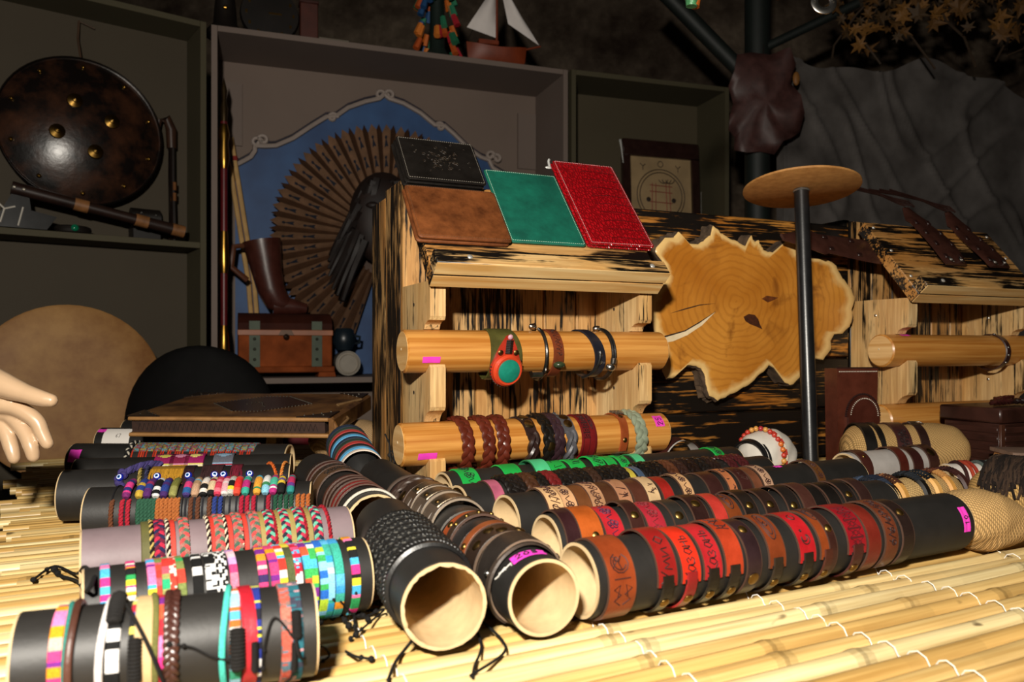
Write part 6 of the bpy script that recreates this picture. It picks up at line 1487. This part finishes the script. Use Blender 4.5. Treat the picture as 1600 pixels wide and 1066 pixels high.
# left cabinet contents
def shield():
    dd = .10; t, z = LB.px(128, 206, dd); root = thing('round_shield', 'dark domed round shield with brass studs in the olive cabinet', 'shield', LB.M(t, dd, z) @ Matrix.Rotation(rad(-4), 4, 'X'))
    R = .262; n = NT('aged_hide'); a = n.noise(9, 5, .6); c = n.ramp(a, [(.42, 0), (.72, 1)])
    m = n.out(n.mix(c, srgb('#120c0a'), srgb('#4a2c1c')), .3, coat=.3); n.bump(n.noise(40, 3), .25, .004)
    RX = Matrix.Rotation(PI/2, 4, 'X'); dome = lambda r: .075*(1-(r/R)**2)
    MB().lathe([(0, .075)]+[(R*k/10, dome(R*k/10)) for k in range(1, 10)]+[(R*.97, .004), (R*1.0, .008), (R*1.01, .0), (R*.98, -.008), (0, -.008)], 56, RX).build('dome', m, root)
    MB().lathe([(R*.985, .006), (R*1.0, .013), (R*1.015, .006), (R*1.0, -.004)], 56, RX).build('rim', plain('#2a2420', .3, .7), root)
    for k in range(10): a = k*PI/5+.3; MB().ball((R*.86*cos(a), -dome(R*.86)-.002, R*.86*sin(a)), .008, n=8).build('rim_stud', gold, root)
    for a, r in ((20, .09), (110, .09), (200, .09), (290, .09)): MB().lathe([(.026, 0), (.024, .008), (.010, .014), (.009, .020), (0, .024)], 16, Matrix.Translation((r*cos(rad(a)), -dome(r)+.002, r*sin(rad(a)))) @ RX).build('boss', plain('#8a6a34', .3, 1, .3), root)
    MB().tube([(0, 0, R*.98), (-.006, .02, R+.08), (.0, .03, R+.15)], .004, 6).tube([(0, .03, R+.15), (.05, .03, R+.135)], .003, 5).build('hanging_thong', plain('#4a3422', .7), root)
shield()
def sword():
    dd = .0; a = LB.px(18, 293, dd); b = LB.px(285, 362, dd); root = thing('hand_axe', 'long-hafted dark axe lying across the shelf before the shield', 'axe', LB.M(a[0], dd, 0)); L = b[0]-a[0]
    z = lambda k: lerp(a[1], b[1], k)
    MB().tube([(L*k, 0, z(k)) for k in (0, .3, .6, 1)], [.022, .02, .018, .022], 10).build('haft', plain('#2a1a14', .4, 0, .4), root)
    for k in (.38, .74, .97): MB().tube([(L*(k-.04), 0, z(k-.04)), (L*(k+.04), 0, z(k+.04))], .0222, 10).build('bone_ring', plain('#8a5c34', .5, 0, .4, 30), root)
    hd = MB().prism([(.0, z(.05)-.015), (.05, z(.1)-.02), (.055, z(.1)-.06), (.13, z(.1)-.075), (.10, z(.1)-.12), (.03, LSH+.002), (-.10, LSH+.002), (-.03, z(.1)-.07)], -.004, .004, Matrix(((1,0,0,0), (0,0,1,0), (0,1,0,0), (0,0,0,1)))).build('axe_head', plain('#2a2a2a', .35, .8), root, smooth=0)
    w_ = plain('#cfc8bc', .6); q = a[1]
    for p0, p1 in (((-.045, LSH+.085), (-.02, LSH+.06)), ((.01, LSH+.07), (-.02, LSH+.06)), ((-.02, LSH+.06), (-.032, LSH+.015)), ((.032, LSH+.07), (.018, LSH+.008))):
        MB().tube([(p0[0], -.005, p0[1]), (p1[0], -.005, p1[1])], .003, 5).build('inlay_line', w_, hd)
    for k in (.01, .06): MB().ball((L*k, -.022, z(k)), .006, n=6).build('stud', plain('#e0d8c8', .3, .8), root)
    t, zz_ = LB.px(270, 370, .12)
    r2 = thing('sword_scabbard', 'dark scabbarded sword standing upright beside the shield', 'sword', LB.M(t, .12, LSH+.001))
    MB().tube([(0, 0, 0), (0, 0, .06), (-.004, 0, .25), (-.004, 0, .36)], [.022, .026, .024, .022], 10, flat=.5).build('scabbard', plain('#1f1612', .4, 0, .4), r2)
    MB().tube([(-.004, 0, .36), (-.006, 0, .43), (-.022, 0, .47), (-.05, 0, .46), (-.055, 0, .42)], [.018, .02, .018, .013, .010], 10).build('hilt', plain('#3a2418', .4, 0, .4), r2)
    for zq in (.02, .16, .2): MB().tube([(0, 0, zq), (0, 0, zq+.03)], .0265, 10, flat=.55).build('bronze_band', plain('#8a5a34', .4, .7), r2)
    t, zz_ = LB.px(230, 360, .1)
    slim('dark_casket', 'small black casket with a domed lid in the shelf corner', 'casket', LB.M(t, .135, LSH+.001), (('body', MB().box((0, 0, .045), (.10, .07, .09), bev=.004), dark), ('lid', MB().tube([(-.05, 0, .09), (.05, 0, .09)], .035, 14), dark), ('shiny_stud', MB().ball((-.02, -.033, .105), .005, n=6).ball((.03, -.033, .1), .005, n=6), steel())))
    t, zz_ = LB.px(114, 356, .05)
    slim('gem_bracelet', 'black bracelet with a green gem lying on the olive shelf', 'bracelet', LB.M(t, .05, LSH+.001), (('band', MB().tube([(.045*cos(k*.2), .03*sin(k*.2), .014) for k in range(32)], .0135, 8, True), dark), ('gem', MB().ball((0, -.042, .017), .012, (1, .5, 1), 10), plain('#0f6a4a', .1, 0, .2, 20))))
sword()

# framed print in the right cabinet
def frame():
    dd = .1; a = RB.px(978, 212, dd); b = RB.px(1098, 222, dd); w_ = b[0]-a[0]; zb = .342; h = a[1]-zb
    root = thing('framed_print', 'dark leather framed parchment print in the olive cabinet', 'picture', RB.M(a[0], dd, zb) @ Matrix.Rotation(rad(-3), 4, 'X'))
    fm = leather('#2a150f', .35, .5, .3); bw = .04; tw = .078
    for c, s in (((w_/2, 0, h-tw/2), (w_, .03, tw)), ((w_/2, 0, bw/2), (w_, .03, bw)), ((bw/2, 0, (h+bw-tw)/2), (bw, .03, h-bw-tw)), ((w_-bw/2, 0, (h+bw-tw)/2), (bw, .03, h-bw-tw))): MB().box(c, s, bev=.004).build('frame_rail', fm, root)
    p = MB().box((w_/2, .006, (h+bw-tw)/2), (w_-2*bw+.004, .006, h-bw-tw+.004)).build('parchment', plain('#a08660', .75, 0, .25, 8), root)
    cx = w_/2; R = .112; cz = h-.148-R; mb = MB(); y = .0015; X = plain('#2a1c16', .7)
    for r in (R, R*1.13): mb.tube([(cx+r*cos(k*.13), y, cz+r*sin(k*.13)) for k in range(48)], .0022, 4, True)
    for k in range(3): mb.tube([(cx+R*.12+k*.018+R*.22*cos(q*.3+3.4), y, cz+R*.75+R*.2*sin(q*.3+3.4)) for q in range(10)], .002, 4)
    for sx in (-1, 1):
        for d in ((-.014, .014), (.014, .012), (0, -.018)): mb.tube([(cx+sx*w_*.23, y, h-tw-.045), (cx+sx*w_*.23+d[0], y, h-tw-.045+d[1])], .0018, 4)
        mb.ball((cx+sx*R*.6, y, cz-.02), .012, (1, .1, 1), 8)
    mb.tube([(cx+.014*cos(k*.4), y, h-tw-.03+.014*sin(k*.4)) for k in range(16)], .0018, 4, True); mb.build('ink_lines', X, p)
    mb = MB()
    for x in (-.05, -.03, .03, .05): mb.tube([(cx+x, y, cz-.09), (cx+x*.9, y, cz+.06)], .0022, 4)
    for z in (-.08, -.03, .02, .05): mb.tube([(cx-.06, y, cz+z), (cx+.06, y, cz+z-.004)], .002, 4)
    mb.build('red_lines', plain('#8a3a30', .7), p)
    MB().tube([(-.012, -.012, h-.01), (-.008, -.016, h-.05), (0, -.014, h-.12)], [.006, .004, .002], 6).build('plastic_wrap_fold', plain('#c8c8c4', .2), root)
    MB().tube([(w_+.004, -.016, h*.75), (w_-.004, -.018, h*.4), (w_-.01, -.016, .02)], .002, 6).build('plastic_wrap_fold', plain('#7a766e', .2), root)
frame()

# ------------------------------------------------------------------ relief wall, post, hide and dry leaves on the right
def relief():
    fr = Fr(1.22, 3.55, 20); n = NT('grey_relief'); a = n.noise(5, 5, rnd=False); m = n.out(n.mix(n.ramp(a, [(.3, 0), (.7, 1)]), srgb('#4c4744'), srgb('#6e6966')), .85, spec=.15)
    L, H = 1.7, 2.36
    def g(u, v):
        x = u*L; z = FL+v*(H-.05*sin(u*9)-.02*sin(u*23))
        a = sin(x*7+2.2*sin(z*4.1+x*2)); b = sin(z*8.5+2.4*sin(x*5.3-z*2))
        r = .018*max(0, 1-abs(a)*3)+.018*max(0, 1-abs(b)*3)+.012*sin(x*3.1+z*2.3)+.006*sin(x*17)*sin(z*13)
        return (x, -r, z)
    root = thing('relief_wall', 'grey sculpted relief panel with winding raised lines', 'wall panel', fr.M())
    MB().grid(g, 110, 130).build('relief_face', m, root, smooth=70)
    MB().box((L/2, .045, FL+H/2-.05), (L, .05, H-.12)).build('backing', m, root)
relief()
pw = W(1192, 300, 3.42)
g = thing('dark_post', 'dark green steel post with a slanting brace behind the hide', 'post', Matrix.Translation((pw.x, 3.5, FL)))
pm_ = plain('#101815', .6, 0, .3)
MB().tube([(0, 0, .0), (0, 0, 2.69-FL)], .055, 12).build('post', pm_, g)
b0, b1 = W(1030, -20, 3.45), W(1160, 110, 3.45); MB().tube([(b0.x-pw.x, -.05, b0.z-FL), (b1.x-pw.x+.03, -.02, b1.z-FL-.02)], .035, 10).build('brace', pm_, g)
b0, b1 = W(1340, 5, 3.45), W(1210, 70, 3.45); MB().tube([(b0.x-pw.x, -.05, b0.z-FL), (b1.x-pw.x-.03, -.02, b1.z-FL)], .02, 10).build('cross_arm', pm_, g)
def hide():
    Y = 3.42; raw = [(1150,88),(1175,80),(1205,84),(1232,76),(1244,100),(1238,128),(1250,150),(1256,178),(1252,205),(1236,216),(1222,222),(1212,240),(1190,236),(1165,240),(1148,234),(1150,212),(1137,204),(1140,180),(1148,160),(1138,135),(1146,112)]
    c = W(1196, 160, Y); root = thing('leather_hide', 'dark purple-brown leather hide hanging on the post', 'hide', Matrix.Translation(c)); rnd = random.Random(3)
    P = [W(x, y, Y)-c for x, y in raw]; N = len(P); sc = [1, .8, .55, .3]
    vs_ = []; fs = []
    for lay, off in ((0, 0), (1, .006)):
        for k in sc:
            for i, p in enumerate(P): vs_.append((p.x*k, off+.02*sin(i*1.9+k*5)*k-.02*(1-k), p.z*k))
        vs_.append((0, off-.02, 0))
    M_ = 4*N+1
    for lay in (0, 1):
        o = lay*M_
        for a in range(3):
            for i in range(N): fs.append((o+a*N+i, o+a*N+(i+1) % N, o+(a+1)*N+(i+1) % N, o+(a+1)*N+i))
        for i in range(N): fs.append((o+3*N+i, o+3*N+(i+1) % N, o+4*N))
    for i in range(N): fs.append((i, (i+1) % N, M_+(i+1) % N, M_+i))
    MB().add(vs_, fs).build('hide', leather('#4a2c28', .5, .6), root, smooth=80)
    q = W(1243, 124, Y)-c; MB().ball((q.x, -.01, q.z), .03, (.5, .3, 1), 10).build('ochre_patch', plain('#8a5a24', .6), root)
    MB().tube([(0, .03, .26), (0, .02, .15)], .004, 6).build('hanging_loop', dark, root)
hide()
def leaves():
    root = thing('dry_leaf_garland', 'garland of dry golden leaves above the relief wall', 'garland', Matrix.Translation(W(1440, 20, 3.5)))
    c = W(1440, 20, 3.5); shapes = []
    for s in range(3):
        pts = []
        rnd = random.Random(s)
        for k in range(14):
            a = 2*PI*k/14; r = (1.0 if k % 2 == 0 else .48)*(1+.25*cos(a))*rnd.uniform(.85, 1.1); pts.append((r*cos(a), r*sin(a), .25*r*r*sin(a*2+s)))
        vs_ = [(0, 0, 0)]+pts; fs = [(0, 1+k, 1+(k+1) % 14) for k in range(14)]
        vs2 = vs_+[(x, y, z-.06) for x, y, z in vs_]; fs2 = fs+[tuple(i+15 for i in f)[::-1] for f in fs]+[(1+k, 1+(k+1) % 14, 16+(k+1) % 14, 16+k) for k in range(14)]
        for h in ('#7c5420', '#604018', '#453014'):
            shapes.append(MB().add(vs2, fs2).mesh('leaf', plain(h, .7, 0, .3, 6), 0))
    rnd = random.Random(21)
    for st in range(6):
        x0 = lerp(-.30, .42, st/5); MB().tube([(x0+.1*sin(k+st), .02*sin(k*2), .28-.1*k+.03*sin(k*3+st)) for k in range(6)], .005, 5).build('twig', plain('#3a2a1a', .8), root)
    for i in range(150):
        px = rnd.uniform(1300, 1640); dn = 95 if px < 1420 else (55 if px < 1500 else 75); py = rnd.uniform(-70, dn*rnd.random()**.6)
        p = W(px, py, 3.5+rnd.uniform(-.14, .05))-c; s = rnd.uniform(.025, .05)
        link('leaf', rnd.choice(shapes), root, Matrix.Translation(p) @ Matrix.Rotation(rnd.uniform(0, 6.3), 4, 'Y') @ Matrix.Rotation(rad(90)+rnd.uniform(-.8, .8), 4, 'X') @ Matrix.Scale(s, 4))
    MB().tube([(-.5, .02, .30), (0, .03, .34), (.55, .02, .30)], .008, 6).build('vine', plain('#3a2a1a', .8), root)
    for q in (-.35, .35): MB().tube([(q, .02, .31), (q, .02, 2.69-c.z)], .002, 4).build('hanging_wire', dark, root)
leaves()

# ------------------------------------------------------------------ pendants hanging at the top of the view
def pend(name, desc, px, py, Y, build):
    p = W(px, py, Y); r = thing(name, desc, 'pendant', Matrix.Translation(p), 'pendants hanging overhead'); build(r)
    MB().tube([(0, .004, .02), (0, .004, 2.69-p.z)], .0012, 5).build('cord', plain('#2a2018', .8), r)
def ringp_(r):
    RX = Matrix.Rotation(rad(90-12), 4, 'X')
    MB().lathe([(.0105, -.0015), (.0105, .0015), (.013, .0025), (.021, .0025), (.0235, .001), (.0235, -.001), (.021, -.002), (.0105, -.0015)], 40, RX).build('ring', steel(), r)
    mb = MB()
    for k in range(16): mb.ball((.017*cos(k*PI/8), .0165*0-.0005, .017*sin(k*PI/8)), .0024, (1, 1.6, 1), 6)
    mb.build('raised_dots', plain('#8c8880', .35, 1), r)
    MB().tube([(.0, .003, .0225), (.003, .003, .03), (0, .003, .036), (-.003, .003, .03)], .0012, 5, True).build('bail', steel(), r)
pend('metal_pendant', 'round silver ring pendant with raised dots hanging overhead', 1287, 4, 1.45, ringp_)
def drop_(r):
    MB().tube([(.0, 0, -.008), (.006, 0, .02), (.03, .0, .055)], [.012, .011, .010], 10).build('wood_body', plain('#a8571f', .4, 0, .2), r)
    MB().tube([(-.004, -.004, -.010), (-.003, -.004, .004), (-.002, -.003, .028)], [.010, .0125, .0105], 12).build('green_glass', plain('#4c8a5a', .15, 0, .5, 200, .4, .6, .3), r)
pend('glass_pendant', 'wooden pendant with a speckled green glass tip', 1083, 3, 1.45, drop_)
pend('wooden_pendant', 'plain orange wooden disc pendant hanging overhead', 1219, -9, 1.45, lambda r: (MB().lathe([(0, 0), (.0145, 0), (.0145, .006), (.012, .03), (0, .032)], 24, Matrix.Translation((0, 0, -.004))).build('disc', plain('#a8571f', .45, 0, .2), r), MB().ball((0, .004, .03), .004, n=6).build('knot', dark, r)))
